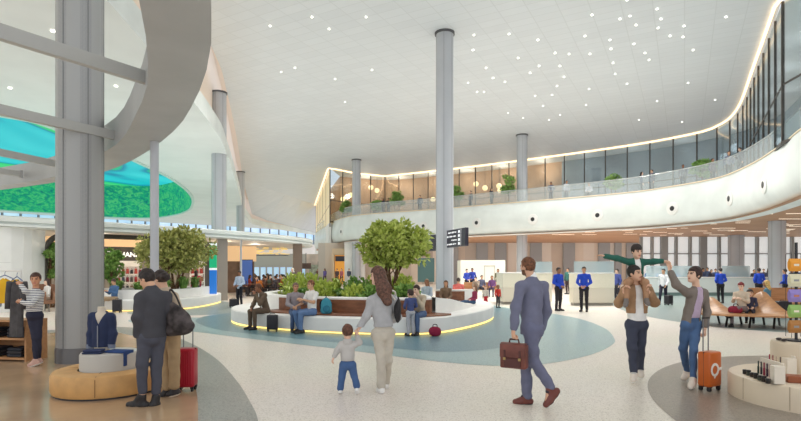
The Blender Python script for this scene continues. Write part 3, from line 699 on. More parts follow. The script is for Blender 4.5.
tree('planter_tree', 'big spreading tree in the curved planter before the bag shop', (-9.72,22.4,.72), 2.4, 1.36, .88, 74, 80, M_LEAFO, 9, stems=6, ln=.19)
tree('planter_tree', 'smaller green tree in the planter just right of the thick column', (-12.3,22.2,.72), 1.75, .42, .8, 26, 100, M_LEAFD, 11, stems=3, ln=.13)
tree('potted_tree', 'green tree in the doorway just left of the thick column', P(52,300,22)*arr(1,1,0)+arr(0,0,.02), 2.0, .62, .75, 34, 110, M_LEAFD, 12, stems=3, ln=.13)
for k, (x, y, r, h, l) in enumerate([(-11.6,21.35,.5,.55,'strap leaf plant at the left of the curved planter'),(-10.6,21.1,.55,.5,'strap leaf plant beneath the handbag shelf'),(-9.6,21.2,.55,.62,'bushy strap leaf plant under the spreading tree'),(-9.35,22.4,.5,.75,'tall strap leaf plant at the right bend of the curved planter'),(-9.4,23.8,.5,.7,'strap leaf plant beside the blue totem'),(-10.6,22.6,.5,.6,'strap leaf plant behind the spreading tree')]):
    shrub(l, (x,y,.72), r, h, M_LEAFD, 60+k, strap=True, dens=1.5)

# ================================================================== shop canopy and storefronts
CAN = crom([arr(-24,13),arr(-19,16),arr(-15.2,19.4),arr(-12.4,22.6),arr(-9.75,26),arr(-7.6,29.6),arr(-6.35,33),arr(-6.1,36),arr(-7.2,40),arr(-9.5,43)], 8)
cn = thing('shop_canopy', 'long curved white canopy roof over the shops and cafe on the left', 'canopy', (-9.75,26,3.2))
f = MB(); f.sweep(CAN, [(-.55,3.24),(-.06,3.24),(0,3.28),(0,3.36),(-.10,3.38),(-.10,3.44),(.02,3.46),(.04,3.62),(-.05,3.68),(-.55,3.68)]); f.build('fascia', M_FASC, cn, 'auto')
rp_ = [arr(p[0],p[1]) for p in CAN]+[arr(-14,46),arr(-34,32),arr(-34,13)]
fill([arr(p[0],p[1],3.66) for p in rp_], z=3.66).build('roof', M_WHITE, cn); fill([arr(p[0],p[1],3.25) for p in rp_], z=3.25).build('soffit', mat('shop_soffit',(214,204,190),.6), cn)
# white wall left of the opening
wa = [arr(-24,13.6),arr(-19.3,16.5),P(-6,0,19.6)[:2],P(43,0,21.6)[:2]]
struct('wall_left', MB().sweep(crom(wa,6), [(.1,0),(.1,3.26),(-.1,3.26),(-.1,0)]), mat('white_tiles',(232,234,232),.4,var=.015,scale=1.), 'white panelled shop wall on the far left')
jl = MB(); 
for p, q in zip(crom(wa,6)[:-1], crom(wa,6)[1:]): jl.bar((p[0]+.06,p[1]-.09,1.9),(q[0]+.06,q[1]-.09,1.9),.01,.012)
struct('trim_8', jl, mat('joint_grey',(200,202,200),.6), 'thin joint line along the white shop wall')
fr = thing('trim_9', 'dark frame with rounded corner around the shop opening', None, (*P(45,0,21.6)[:2],0)); fr['kind'] = 'structure'
a0, a1 = P(45,0,21.65), P(204,0,26.2); d = (a1-a0); d[2] = 0; L_ = np.linalg.norm(d); d /= L_
pts = [a0*arr(1,1,0)]+[a0*arr(1,1,0)+d*(.75*(1-math.cos(t)))+arr(0,0,2.35+.75*math.sin(t)) for t in np.linspace(0,math.pi/2,8)]+[a0*arr(1,1,0)+d*L_+arr(0,0,3.1)]
fr_m = MB(); fr_m.tube(pts, .11, 8); fr_m.build('frame', mat('frame_dark_bronze',(88,84,78),.4,.3), fr, 'auto')
A, B = arr(-18.6,24.6,0), arr(-11.3,29.8,0); dd_ = (B-A)/np.linalg.norm(B-A); nn_ = arr(dd_[1], -dd_[0], 0)
def wallpt(px, z):  # point on the shop back wall seen at px
    t = (px-CX)/F; s = (t*A[1]-A[0])/(dd_[0]-t*dd_[1]); p = A+dd_*s; return arr(p[0],p[1],z)
struct('wall_shop', MB().bar(A+arr(0,0,1.05), B+arr(0,0,1.05), .2, 2.1), mat('shop_wall_grey',(150,142,132),.6), 'grey back wall of the bag shop')
struct('wall_shop_band', MB().bar(A+arr(0,0,2.45)+nn_*.03, B+arr(0,0,2.45)+nn_*.03, .2, .72), mat('shop_band_dark',(84,78,72),.5), 'dark sign band above the bag shelves')
struct('wall_shop_top', MB().bar(A+arr(0,0,3.05)+nn_*.0, B+arr(0,0,3.05), .2, .5), M_WARMGLOW, 'strip with painted warm glow above the sign band')
for k, (x, y) in enumerate([(-16.5,22.5),(-14,24.5),(-11.8,26.8),(-10.2,30),(-9.5,34),(-12,37)]):
    l = bpy.data.lights.new('shop_light', 'POINT'); l.energy = 45; l.color = (1,.86,.68); l.shadow_soft_size = .25; o = bpy.data.objects.new('shop_light', l); COL.objects.link(o); o.location = (x,y,3.0)
def text(name, s, loc, rotz, size, m, parent=None, label=None, cat=None, ext=.01, align='CENTER', bold=0.):
    cu = bpy.data.curves.new(name, 'FONT'); cu.body = s; cu.size = size; cu.extrude = ext; cu.align_x = align; cu.align_y = 'CENTER'; cu.offset = bold
    tmp = bpy.data.objects.new(name, cu); COL.objects.link(tmp); dg = bpy.context.evaluated_depsgraph_get(); dg.update()
    me = bpy.data.meshes.new_from_object(tmp.evaluated_get(dg)); bpy.data.objects.remove(tmp)
    me.materials.clear(); me.materials.append(m)
    R = Matrix.Translation(loc)@Matrix.Rotation(rotz,4,'Z')@Matrix.Rotation(math.pi/2,4,'X'); me.transform(R)
    off = WORLD.get(parent.name) if parent is not None else np.array(loc)
    me.transform(Matrix.Translation(-Vector(off)))
    o = bpy.data.objects.new(name, me); COL.objects.link(o)
    if parent is not None: o.parent = parent
    else: o.location = loc
    if label: tag(o, label, cat)
    return o
M_LETTER = mat('letter_white', (250,248,244), .4, emit=(255,250,240), es=.7)
rz_ = math.atan2(dd_[1], dd_[0])
p = wallpt(138.5,2.40)+nn_*.16; text('shop_lettering', 'HANDBAGS', p, rz_, .34, M_LETTER, label='white lettering reading HANDBAGS on the dark sign band', cat='sign', bold=.012)
p = wallpt(107.5,2.42)+nn_*.16; text('shop_lettering', 'S', p, rz_, .42, M_LETTER, label='single white letter S at the edge of the thick column', cat='sign', bold=.012)
p = wallpt(50,2.5)+nn_*.16; text('shop_lettering', 'RE', p, rz_, .42, M_LETTER, label='white lettering beginning RE left of the thick column', cat='sign', bold=.012)
# bag shelves
M_SHELF = mat('shelf_white_glow', (234,230,224), .5, emit=(255,240,220), es=.12)  # faint warm glow put into the shelf colour
bagc = [(150,40,44),(70,60,58),(196,160,120),(120,36,50),(60,72,90),(206,200,190),(150,96,60),(40,40,44),(178,70,60),(110,120,100)]
def bagshelf(px0, px1, label, nb, seed, word):
    R = random.Random(seed); a, b = wallpt(px0,0)+nn_*.12, wallpt(px1,0)+nn_*.12
    t = thing('display_shelf', label, 'shelf', ((a+b)/2)); c = (a+b)/2; w = np.linalg.norm(b-a); 
    MB().bar(a+arr(0,0,1.25), b+arr(0,0,1.25), .04, 1.66).build('back_panel', M_SHELF, t)
    for z in (.5,.95,1.38,1.8): MB().bar(a+nn_*.18+arr(0,0,z), b+nn_*.18+arr(0,0,z), .34, .03).build('shelf_board', M_SHELF, t)
    cnt = 0
    for zi, z in enumerate((.515,.965,1.395)):
        for k in range(nb):
            u = (k+.5)/nb; q = a+(b-a)*u+nn_*.19; h = R.uniform(.2,.28); ww = w/nb*.72; col = R.choice(bagc)
            rown = ['bottom','middle','top'][zi]
            g = thing('handbag', '%s handbag, %s from the left on the %s shelf of %s' % (['red','charcoal','tan','maroon','slate blue','cream','brown','black','coral','sage'][bagc.index(col)], ['first','second','third','fourth','fifth','sixth'][k], rown, word), 'bag', (q[0],q[1],z), rz_, group='handbags on the shop shelves', local=True)
            m = mat('bag_leather_%d' % bagc.index(col), col, .45)
            v = MB(); v.add([(-ww/2,-.07,0),(ww/2,-.07,0),(ww/2,.07,0),(-ww/2,.07,0),(-ww*.4,-.04,h),(ww*.4,-.04,h),(ww*.4,.04,h),(-ww*.4,.04,h)], [(0,3,2,1),(4,5,6,7),(0,1,5,4),(1,2,6,5),(2,3,7,6),(3,0,4,7)])
            v.build('bag_body', m, g, bevel=.015); hd = MB(); hd.tube([(-ww*.2,0,h-.01),(-ww*.14,0,h+.08),(ww*.14,0,h+.08),(ww*.2,0,h-.01)], .009, 6); hd.build('handle', m, g)
bagshelf(116,141,'white shelf of handbags with painted faint glow under the lettering',6,1,'the wide shelf unit')
bagshelf(189,202,'narrow white shelf of handbags right of the spreading tree',3,2,'the narrow shelf unit')
# blue and green totem
pt = P(211.5,301,25.2)*arr(1,1,0); tt = thing('sign_totem', 'tall slab totem with green upper half and blue lower half', 'sign', pt)
c = pt+arr(0,0,1.5); MB().box(c+arr(-.16,.06,0), (.34,.28,2.75+.2), rz=.35).build('side_case', mat('totem_bronze',(112,102,92),.4,.3), tt, bevel=.02)
u = arr(math.cos(.12), math.sin(.12), 0)
def tpan(name, z0, z1, col, es=.5): MB().box((c[0]+.12,c[1]-.12,(z0+z1)/2), (.34,.05,z1-z0), rz=.12).build(name, mat('totem_'+name, col, .4, emit=col, es=es), tt)
tpan('blue_panel', .1, 1.6, (38,112,196)); tpan('white_band', 1.6, 1.7, (240,246,250)); tpan('green_panel', 1.7, 2.78, (34,172,122)); tpan('top_band', 2.78, 2.9, (236,246,250))
pier = MB().box((*P(222,0,27.4)[:2],1.63), (.5,.4,3.26), rz=.5); struct('column_pier', pier, mat('pier_grey',(150,142,134),.5), 'grey square pier right of the blue totem')
pier = MB().box((*P(297.5,0,33.2)[:2],1.63), (.55,.5,3.26), rz=.3); struct('column_pier', pier, mat('pier_brown',(112,96,84),.5), 'brown square pier at the canopy corner of the cafe')
pl_ = MB().tube([(*P(241,0,28.6)[:2],0),(*P(241,0,28.6)[:2],3.26)], .06, 12); struct('column_post', pl_, M_COLM, 'thin grey canopy post before the cafe', smooth='auto')
# cafe
struct('wall_cafe', MB().bar((*P(222,0,36)[:2],1.1),(*P(254,0,37)[:2],1.1), .2, 2.2), mat('cafe_brown',(122,98,82),.6,var=.1,scale=2.), 'brown cafe wall left of the blue screen')
struct('wall_cafe_top', MB().bar((*P(222,0,36)[:2],2.72),(*P(256,0,37)[:2],2.72), .24, 1.06), M_WARMGLOW, 'bulkhead with painted warm glow above the cafe counter')
sc2 = thing('menu_screen', 'dim blue screen panel on the brown cafe wall', 'screen', P(247,285,35.6)*arr(1,1,0)+arr(0,0,.5)); MB().box((*P(247,0,35.8)[:2],1.4),(.72,.08,1.7)).build('panel', mat('screen_blue',(72,100,160),.3,emit=(70,104,176),es=.35), sc2); MB().box((*P(247,0,35.85)[:2],1.4),(.8,.06,1.8)).build('frame', M_DARKM, sc2)
lt = thing('ceiling_lattice', 'hanging lattice of warm lit rods above the cafe tables', 'light', (*P(271,0,38)[:2],2.6)); c = P(271,250,38)
b = MB(); b2_ = MB(); R = random.Random(4)
for k in range(44):
    x = c[0]+R.uniform(-1.15,1.15); z = c[2]+R.uniform(-.34,.34); b.box((x,c[1]+R.uniform(-.3,.3),z),(R.uniform(.2,.5),.03,.05), M=None)
b.build('rods', mat('lattice_gold',(226,196,120),.5,emit=(255,220,130),es=.5), lt)
for z in (-.4,.4): b2_.box((c[0],c[1],c[2]+z),(2.4,.7,.04))
b2_.build('frame', M_DARKM, lt)
wf = thing('window_6', 'bright low windows at the back of the cafe', None, (*P(272,0,58)[:2],0)); wf['kind'] = 'structure'
g = MB(); f = MB(); x0, x1 = P(214,0,58)[0], P(306,0,58)[0]; g.box(((x0+x1)/2,58,1.1),(x1-x0,.06,1.5)); f.box(((x0+x1)/2,58.05,2.6),(x1-x0,.2,1.5)); f.box(((x0+x1)/2,58.05,.18),(x1-x0,.2,.36))
for k in range(15): f.box((x0+(x1-x0)*k/14,57.95,1.1),(.16,.16,1.5))
g.build('pane', M_SKYW, wf); f.build('frame', mat('cafe_frame',(176,170,164),.6), wf)
M_TBL = mat('cafe_table_wood', (128,86,60), .5); M_CHR = mat('cafe_chair_dark', (84,58,46), .5)
def cafe_table(x, y, lab):
    t = thing('cafe_table', lab, 'table', (x,y,0), group='cafe tables')
    MB().lathe([(.38,.72),(.38,.75)], (x,y,0), 16).build('tabletop', M_TBL, t); MB().lathe([(.22,0),(.2,.03),(.035,.05),(.035,.72)], (x,y,0), 12).build('leg', M_DARKM, t)
def cafe_chair():
    t = thing('cafe_chair', 'c', 'chair', (0,0,0), local=True, group='cafe chairs')
    MB().box((0,0,.445),(.42,.42,.03)).build('seat', M_CHR, t, bevel=.01); MB().box((0,.2,.72),(.40,.03,.34)).build('backrest', M_CHR, t, bevel=.01)
    for sx in (-1,1):
        MB().tube([(sx*.18,-.18,0),(sx*.17,-.17,.43)], .014, 6).build('leg', M_DARKM, t); MB().tube([(sx*.19,.22,0),(sx*.18,.2,.43),(sx*.18,.215,.6)], .014, 6).build('leg', M_DARKM, t)
    return t
# ================================================================== hanging wayfinding signs on the tall column
M_SIGN = mat('sign_board', (52,50,62), .45); M_SIGNB = mat('sign_side', (70,76,98), .4)
def glyphs(mb, a, ux, uz, nrm, w, h, R):
    x = 0
    while x < w-h*.3:
        g = R.uniform(.35,.62)*h; mb.bar(a+ux*x+uz*h*R.uniform(-.1,.1), a+ux*(x+g*.55)+uz*h*R.uniform(-.1,.1), .012, h*R.choice([.4,.5,.8]), up=uz); x += g*(2. if R.random() < .12 else 1)
    return mb
def way_sign(label, p0, p1, z0, z1, rows, side, icons=True):
    p0, p1 = np.array(p0), np.array(p1); ux = (p1-p0)/np.linalg.norm(p1-p0); uz = arr(0,0,1); nr = np.cross(ux, uz); w = np.linalg.norm(p1-p0)
    t = thing('wayfinding_sign', label, 'sign', (p0+p1)/2+arr(0,0,z0))
    MB().bar(p0+arr(0,0,(z0+z1)/2), p1+arr(0,0,(z0+z1)/2), .16, z1-z0).build('board', M_SIGN, t, bevel=.015)
    R = random.Random(3); g = MB(); h = (z1-z0)/(rows[0]+1.2)
    for k, ww in enumerate(rows[1:]):
        zz = z1-(z1-z0)*(k+.75)/(rows[0]+.5)
        xe = w*.64; a = p0+ux*(xe-ww*w*.56)+nr*.085+arr(0,0,zz); glyphs(g, a, ux, uz, nr, ww*w*.5, h*.62, R)
        if icons: g.bar(p0+ux*(w*.68)+nr*.085+arr(0,0,zz), p0+ux*(w*.76)+nr*.085+arr(0,0,zz), .012, h*.75, up=uz)
    g.build('lettering', mat('sign_white',(240,242,246),.4,emit=(255,255,255),es=.35), t)
    if side: MB().bar(p0+ux*w*.8+nr*.083+arr(0,0,z0+.02), p0+ux*w*.81+nr*.083+arr(0,0,z1-.02), .012, .012).build('divider', mat('sign_white'), t)
    br = MB(); br.bar((p0 if side else p1)+arr(0,0,(z0+z1)/2), arr((444.7-CX)*25/F,25,(z0+z1)/2), .05, .08); br.build('bracket', M_DARKM, t)
s0, s1 = P(446.2,0,24.9), P(467,0,22.6)
way_sign('dark hanging sign with four rows of white lettering right of the tall column', (s0[0],s0[1],0), (s1[0],s1[1],0), 2.66, 3.46, [4,.8,1.,.5,.9], True)
s0, s1 = P(427.3,0,26.4), P(436.5,0,25.6)
way_sign('dark hanging sign partly hidden left of the tall column', (s0[0],s0[1],0), (s1[0],s1[1],0), 2.55, 3.35, [4,.9,.8], False, False)

# ================================================================== counters and booths
M_CNT = mat('counter_ivory', (232,228,208), .45, var=.01); M_CNT2 = mat('counter_ivory_low', (224,218,200), .5)
def booth(label, px0, px1, Y, ztop, dep, glass):
    a, b = P(px0,0,Y), P(px1,0,Y); w = b[0]-a[0]; c = arr((a[0]+b[0])/2, Y+dep/2, 0); t = thing('service_counter', label, 'counter', c)
    MB().box(c+arr(0,0,.06),(w-.1,dep-.1,.12)).build('plinth', mat('counter_kick',(150,146,136),.5), t); MB().box(c+arr(0,0,.12+(ztop*.55-.12)/2),(w,dep,ztop*.55-.12)).build('lower_panel', M_CNT2, t, bevel=.02)
    MB().box(c+arr(0,0,ztop*.55+ztop*.225),(w+.02,dep+.02,ztop*.45)).build('upper_panel', M_CNT, t, bevel=.02); MB().box(c+arr(0,0,ztop+.02),(w+.08,dep+.08,.04)).build('counter_top', M_WHITE, t, bevel=.01)
    for gx0, gx1 in glass:
        g0, g1 = P(gx0,0,Y+.3)[0], P(gx1,0,Y+.3)[0]; MB().box(((g0+g1)/2, Y+.3, ztop+.04+.26),(g1-g0,.03,.52)).build('glass_screen', M_FROST, t)
booth('wide ivory counter with frosted screen behind the man in the blue suit', 503, 552, 24.2, 1.44, 1.6, [(535,552)])
booth('ivory counter with frosted screens right of the two blue shirted officers', 573.5, 614.5, 23.4, 1.44, .6, [(574,614)])
pb = thing('partition_booth', 'white partition box with door outline behind the seated travellers', 'partition', (*P(482,0,38)[:2],0)); a, b = P(460.5,0,38), P(505,0,38)
MB().box(((a[0]+b[0])/2,39,1.15),(b[0]-a[0],2.2,2.3)).build('panel', mat('partition_white',(238,236,222),.5), pb); dfr = MB()
for px in (484.5,494.5): dfr.box((P(px,0,37.9)[0],37.88,.95),(.06,.03,1.9))
dfr.box((P(489.5,0,37.9)[0],37.88,1.88),(.78,.03,.06)); dfr.build('door_outline', mat('door_line',(196,192,180),.5), pb)
lowwall = thing('queue_counter', 'long low pale counter in front of the queue under the mezzanine', 'counter', (*P(700,0,32)[:2],0)); a, b = P(645,0,32.2), P(800,0,32.2)
MB().box(((a[0]+b[0])/2,32.6,.55),(b[0]-a[0],.8,1.1)).build('front_panel', mat('desk_pale',(206,214,212),.5), lowwall, bevel=.02); MB().box(((a[0]+b[0])/2,32.15,.1),(b[0]-a[0],.08,.2)).build('kick_board', mat('kick_teal',(96,118,116),.5), lowwall); MB().box(((a[0]+b[0])/2,32.6,1.12),(b[0]-a[0]+.06,.86,.05)).build('counter_top', M_WHITE, lowwall)
for k, (px0, px1, l) in enumerate([(646,668,'frosted glass screen behind the man with the dark bag'),(672,700,'frosted glass screen behind the smiling woman with the suitcase'),(722,750,'frosted glass screen between two officers at the right')]):
    a, b = P(px0,0,32.7), P(px1,0,32.7); t = MB().box(((a[0]+b[0])/2,32.7,1.5),(b[0]-a[0],.03,.7)).build('glass_screen', M_FROST); origin(t, ((a[0]+b[0])/2,32.7,1.15)); tag(t, l, 'screen')

# ================================================================== wave lounge at the right
M_WAVE = wood('oak_wave', (192,144,100), (164,116,78), 5., .4)
wv = thing('wave_bench', 'long wavy oak lounge bench on dark splayed legs at the right', 'bench', (*P(742,0,15.2)[:2],0))
def loft(secs, m, name, par):
    mb = MB(); mb.strips(secs, closed=True); n = len(secs[0]); e = mb.n-n; mb.f += [tuple(range(n)), tuple(range(e+n-1,e-1,-1))]; mb.mi += [0,0]
    return mb.build(name, m, par, 'auto')
xs = np.linspace(0,1,41); L0, L1 = P(692,0,15.6), P(792,0,14.6)
secs = []
for s in xs:
    c = L0*(1-s)+L1*s; c[2] = 0
    bump = .43*math.exp(-((s-.27)/.13)**2)+.62*math.exp(-((s-.80)/.13)**2)*(1 if s < .8 else math.exp(-((s-.8)/.12)**2)**0)
    e = min(1, 8*s, 8*(1-s))**.5
    zt = .36+.02*e; d = .85*e+.05
    secs.append([c+arr(0,-d,zt-.05), c+arr(0,-d,zt), c+arr(0,-d*.35,zt+bump*.15), c+arr(0,d*.15,zt+bump*.75), c+arr(0,d*.35,zt+bump), c+arr(0,d*.5,zt+bump*.97), c+arr(0,d,zt+bump*.1), c+arr(0,d,zt-.05)])
loft(secs, M_WAVE, 'seat_shell', wv)
for s in (.12,.32,.55,.78,.93):
    c = L0*(1-s)+L1*s; m_ = MB()
    m_.tube([arr(c[0]-.22,c[1]-.5,0), arr(c[0]+.1,c[1]-.1,.33)], .03, 8); m_.build('leg', M_DARKM, wv)
    m_ = MB(); m_.tube([arr(c[0]+.22,c[1]+.5,0), arr(c[0]-.1,c[1]+.1,.33)], .03, 8); m_.build('leg', M_DARKM, wv)
MB().bar(L0*.9+L1*.1+arr(0,0,-L0[2]*.9-L1[2]*.1+.31), L0*.06+L1*.94+arr(0,0,-L0[2]*.06-L1[2]*.94+.31), .3, .05).build('under_frame', M_DARKM, wv)
ob = thing('oak_bench', 'straight oak bench behind the wavy lounge bench at far right', 'bench', (*P(778,0,18.6)[:2],0)); c = P(778,0,18.6)
MB().box((c[0]+.3,c[1],.42),(2.3,.6,.06)).build('seat', M_WAVE, ob, bevel=.015); MB().box((c[0]+.3,c[1]+.3,.72),(2.3,.05,.5)).build('backrest', M_WAVE, ob, bevel=.015)
for sx in (-.9,1.): MB().box((c[0]+.3+sx,c[1],.2),(.08,.5,.4)).build('leg', M_DARKM, ob)

# ================================================================== round tan bench with plinth (foreground left)
bc = arr(-3.98,7.12); M_TAN = mat('tan_leather', (206,160,102), .5, var=.04, scale=6.)
rb_ = thing('round_bench', 'round tan upholstered bench around a pale display podium', 'bench', (bc[0],bc[1],0))
MB().lathe([(.66,.0),(.66,.03)], (bc[0],bc[1],0), 48).build('base', M_DARKM, rb_)
MB().lathe([(.38,.03),(.675,.03),(.69,.07),(.69,.25),(.665,.295),(.61,.31),(.42,.31),(.38,.30)], (bc[0],bc[1],0), 64, caps=False).build('cushion', M_TAN, rb_, 'auto')
s_ = MB()
for a in (-1.3,-3.0,.2,1.7): s_.bar(arr(bc[0]+.405*math.cos(a),bc[1]+.405*math.sin(a),.311), arr(bc[0]+.66*math.cos(a),bc[1]+.66*math.sin(a),.300), .008, .008); s_.bar(arr(bc[0]+.691*math.cos(a),bc[1]+.691*math.sin(a),.05), arr(bc[0]+.691*math.cos(a),bc[1]+.691*math.sin(a),.27), .008, .008)
s_.build('seam', mat('seam_brown',(150,112,70),.6), rb_)
pd = thing('display_podium', 'round pale grey podium standing inside the tan bench', 'podium', (bc[0],bc[1],0))
MB().lathe([(.36,0),(.36,.50),(.345,.52)], (bc[0],bc[1],0), 56).build('drum', mat('podium_grey',(186,182,174),.45), pd, 'auto'); MB().lathe([(.345,.52),(.345,.525)], (bc[0],bc[1],0), 56).build('top_plate', mat('podium_top',(206,202,196),.4), pd)

# ================================================================== retail plinths at the right edge
M_CREAM = mat('cream_plinth', (222,206,182), .45, var=.02, scale=2.)
rc = arr(5.24,6.55)
r1 = thing('retail_plinth', 'low round cream plinth carrying cosmetics at the lower right', 'plinth', (rc[0],rc[1],0))
MB().lathe([(.95,0),(.95,.25),(.935,.285),(.90,.30),(0.4,.30)], (rc[0],rc[1],0), 72).build('drum', M_CREAM, r1, 'auto'); MB().lathe([(.92,0),(.92,.02)], (rc[0],rc[1],0), 48).build('shadow_gap', M_DARKM, r1)
s_ = MB()
for a in (-1.9,-2.5,-3.1,-1.3): s_.bar(arr(rc[0]+.951*math.cos(a),rc[1]+.951*math.sin(a),.02), arr(rc[0]+.951*math.cos(a),rc[1]+.951*math.sin(a),.29), .006, .006)
s_.build('seam', mat('plinth_seam',(178,160,138),.6), r1)
r2_ = thing('retail_plinth', 'raised upper cream plinth behind the cosmetics', 'plinth', (5.40,6.86,.30))
MB().lathe([(.43,.30),(.43,.65),(.415,.69),(.38,.70)], (5.40,6.86,0), 64).build('drum', M_CREAM, r2_, 'auto')
# card display stands with lipsticks, jars in front
def cards(label, x, y, z, w, rz, seed, n):
    R = random.Random(seed); t = thing('tester_stand', label, 'display', (x,y,z), rz, local=True)
    MB().box((0,.05,.12),(w,.02,.24)).build('back_card', mat('card_ivory',(232,222,206),.5), t, bevel=.004)
    MB().box((w/2-.03,0,.105),(.10,.12,.21)).build('end_box', mat('card_ivory'), t, bevel=.004); MB().box((0,.0,.02),(w,.12,.04)).build('tray', mat('card_ivory'), t)
    for k in range(n):
        x_ = -w/2+.03+(w-.08)*k/(n-1); c = R.choice([(150,44,70),(40,60,50),(60,40,60),(96,120,90),(40,40,44),(170,80,90)])
        q = MB(); q.lathe([(.012,.04),(.012,.13),(.008,.13),(.008,.19),(.004,.2)], (x_,.0,0), 8); q.build('lipstick', mat('lipstick_%d%d%d' % c, c, .3), t)
s_a = arr(4.62,6.62)
zc = .301
def zb(px, py): return Zp(px, py, zc)
for lab_, a, b, sd, n in [('front ivory tester card with a row of slim tubes on the low plinth',zb(757,376),zb(779,384),1,7),('rear ivory tester card standing behind the front one',zb(768,368.5),zb(791,375),2,6)]:
    m_ = (a+b)/2; cards(lab_, m_[0], m_[1], zc, np.linalg.norm(b-a), math.atan2(b[1]-a[1], b[0]-a[0]), sd, n)
ja, jb = zb(745,374), zb(768,383.5)
for k in range(7):
    u = k/6; x, y = (ja*(1-u)+jb*u)[:2]; h = .055+.012*(k%2)
    t = thing('cosmetic_jar', 'dark cosmetic jar, %s from the left in the row before the tester card' % ['first','second','third','fourth','fifth','sixth','last'][k], 'jar', (x,y,zc), group='jars before the tester card')
    m = mat('jar_%d' % (k%3), [(46,42,40),(70,76,66),(58,50,46)][k%3], .25); MB().lathe([(.025,0),(.027,.005),(.027,h-.02)], (x,y,zc), 14).build('jar_body', m, t, 'auto'); MB().lathe([(.028,h-.02),(.028,h),(.024,h+.003)], (x,y,zc), 14).build('lid', mat('jar_lid',(30,28,28),.3), t, 'auto')
q = zb(795,382); bx = MB().box((q[0],q[1],zc+.04),(.2,.16,.08), rz=-.3).build('wooden_tray', mat('tray_russet',(150,84,52),.5), bevel=.01); origin(bx,(q[0],q[1],zc)); tag(bx, 'russet wooden tray beside the tester cards on the low plinth', 'tray')
for k, (px, py) in enumerate([(779,340.5),(784,341.5)]):
    q = Zp(px, py, .70); o = MB().ball(q+arr(0,0,.02),(.04,.03,.02),12,7).build('pebble_soap', mat('soap_dark',(60,52,48),.4), None, 'all'); origin(o,q); tag(o, ['dark oval tester, left of two on the upper plinth rim','dark oval tester, right of two on the upper plinth rim'][k], 'tester')
# colourful spinner
sp = thing('spinner_rack', 'tall wire spinner rack of colourful packets on the upper plinth', 'rack', (5.22,6.86,.70))
MB().tube([(5.22,6.86,.70),(5.22,6.86,2.0)], .018, 10).build('pole', M_DARKM, sp); MB().lathe([(.13,.70),(.13,.72)], (5.22,6.86,0), 24).build('base', M_DARKM, sp)
R = random.Random(8); pc = [(232,160,60),(236,226,190),(150,130,200),(150,190,100),(214,180,90),(90,160,170),(224,90,80),(240,236,226)]
for a in range(4): MB().box((5.22+.11*math.cos(a*1.57+.4),6.86+.14*math.sin(a*1.57+.4),1.3),(.004,.004,1.1)).build('wire', M_DARKM, sp)
zz = [1.62,1.42,1.22,1.02,.82]
cols = [['orange',(236,158,52)],['cream',(226,222,190)],['lavender',(150,132,200)],['green',(150,188,104)],['amber',(176,120,60)]]
for k, z in enumerate(zz):
    for s, (dx, dy, rz) in enumerate([(-.095,-.10,.0),(.075,-.11,.1)]):
        cn_, cc = cols[k] if s == 0 else [('red',(206,50,46)),('white',(238,234,224)),('yellow',(226,200,90)),('teal',(90,150,150)),('brown',(140,90,50))][k]
        t = thing('snack_packet', '%s packet in %s row of the spinner rack, %s side' % (cn_, ['the top','the second','the third','the fourth','the lowest'][k], ['left','right'][s]), 'packet', (5.22+dx,6.86+dy,z), group='packets on the spinner rack')
        q = MB(); w, h, d_ = .155, .165, .06
        v = [(-w/2,0,0),(w/2,0,0),(-w/2*.95,-d_/2,h*.3),(w/2*.95,-d_/2,h*.3),(-w/2*.95,-d_/2,h*.7),(w/2*.95,-d_/2,h*.7),(-w/2,0,h),(w/2,0,h),(-w/2*.95,d_/2,h*.3),(w/2*.95,d_/2,h*.3),(-w/2*.95,d_/2,h*.7),(w/2*.95,d_/2,h*.7)]
        q.add([(x+5.22+dx,y+6.86+dy,zq+z) for x,y,zq in v], [(0,1,3,2),(2,3,5,4),(4,5,7,6),(0,8,9,1),(8,10,11,9),(10,6,7,11),(0,2,4,6,10,8),(1,9,11,7,5,3)]); q.build('pouch', mat('pack_'+cn_, cc, .35), t)
        MB().box((5.22+dx,6.86+dy-d_/2-.002,z+h*.5),(w*.42,.004,h*.16)).build('label_patch', mat('pack_label_%d'%(k%3), [(240,232,210),(150,150,150),(190,120,90)][k%3], .4), t)

# ================================================================== clothing fixtures at the left edge
M_PLY = wood('oak_shelf', (196,148,104), (176,126,84), 5., .5)
sh_ = thing('clothing_shelf', 'low oak shelf unit with folded dark clothes at the left edge', 'shelf', (-7.35,9.2,0))
a = arr(-8.6,9.75,0); b = arr(-6.62,9.45,0)
for z in (.05,.40,.72): MB().bar(a+arr(0,0,z), b+arr(0,0,z), .46, .035).build('shelf_board', M_PLY, sh_)
for u in (0,.5,1): 
    c = a+(b-a)*u; MB().box(c+arr(0,0,.37),(.035,.46,.74), rz=math.atan2(b[1]-a[1],b[0]-a[0])).build('side_panel', M_PLY, sh_)
MB().bar(a+arr(.03,.22,.38), b+arr(.03,.22,.38), .02, .7).build('back_panel', M_PLY, sh_)
k = 0
for z, nm in ((.075,'bottom'),(.4175+.0,'upper')):
    for u, pos in ((.28,'left bay'),(.62,'middle bay, left'),(.86,'middle bay, right')):
        c = a+(b-a)*u; z_ = z if z > .2 else .0675
        t = thing('folded_clothes', 'stack of dark folded clothes on the %s shelf, %s' % (nm, pos), 'clothes', (c[0],c[1],z_), group='folded clothes on the oak shelf')
        for q in range(3): MB().box((c[0],c[1]-.02,z_+.03+q*.055),(.30-.01*q,.34,.05), rz=-.15+.03*q).build('folded_garment', mat('navy_knit_%d'%q, [(48,50,58),(58,56,60),(40,44,54)][q], .85), t, bevel=.018)
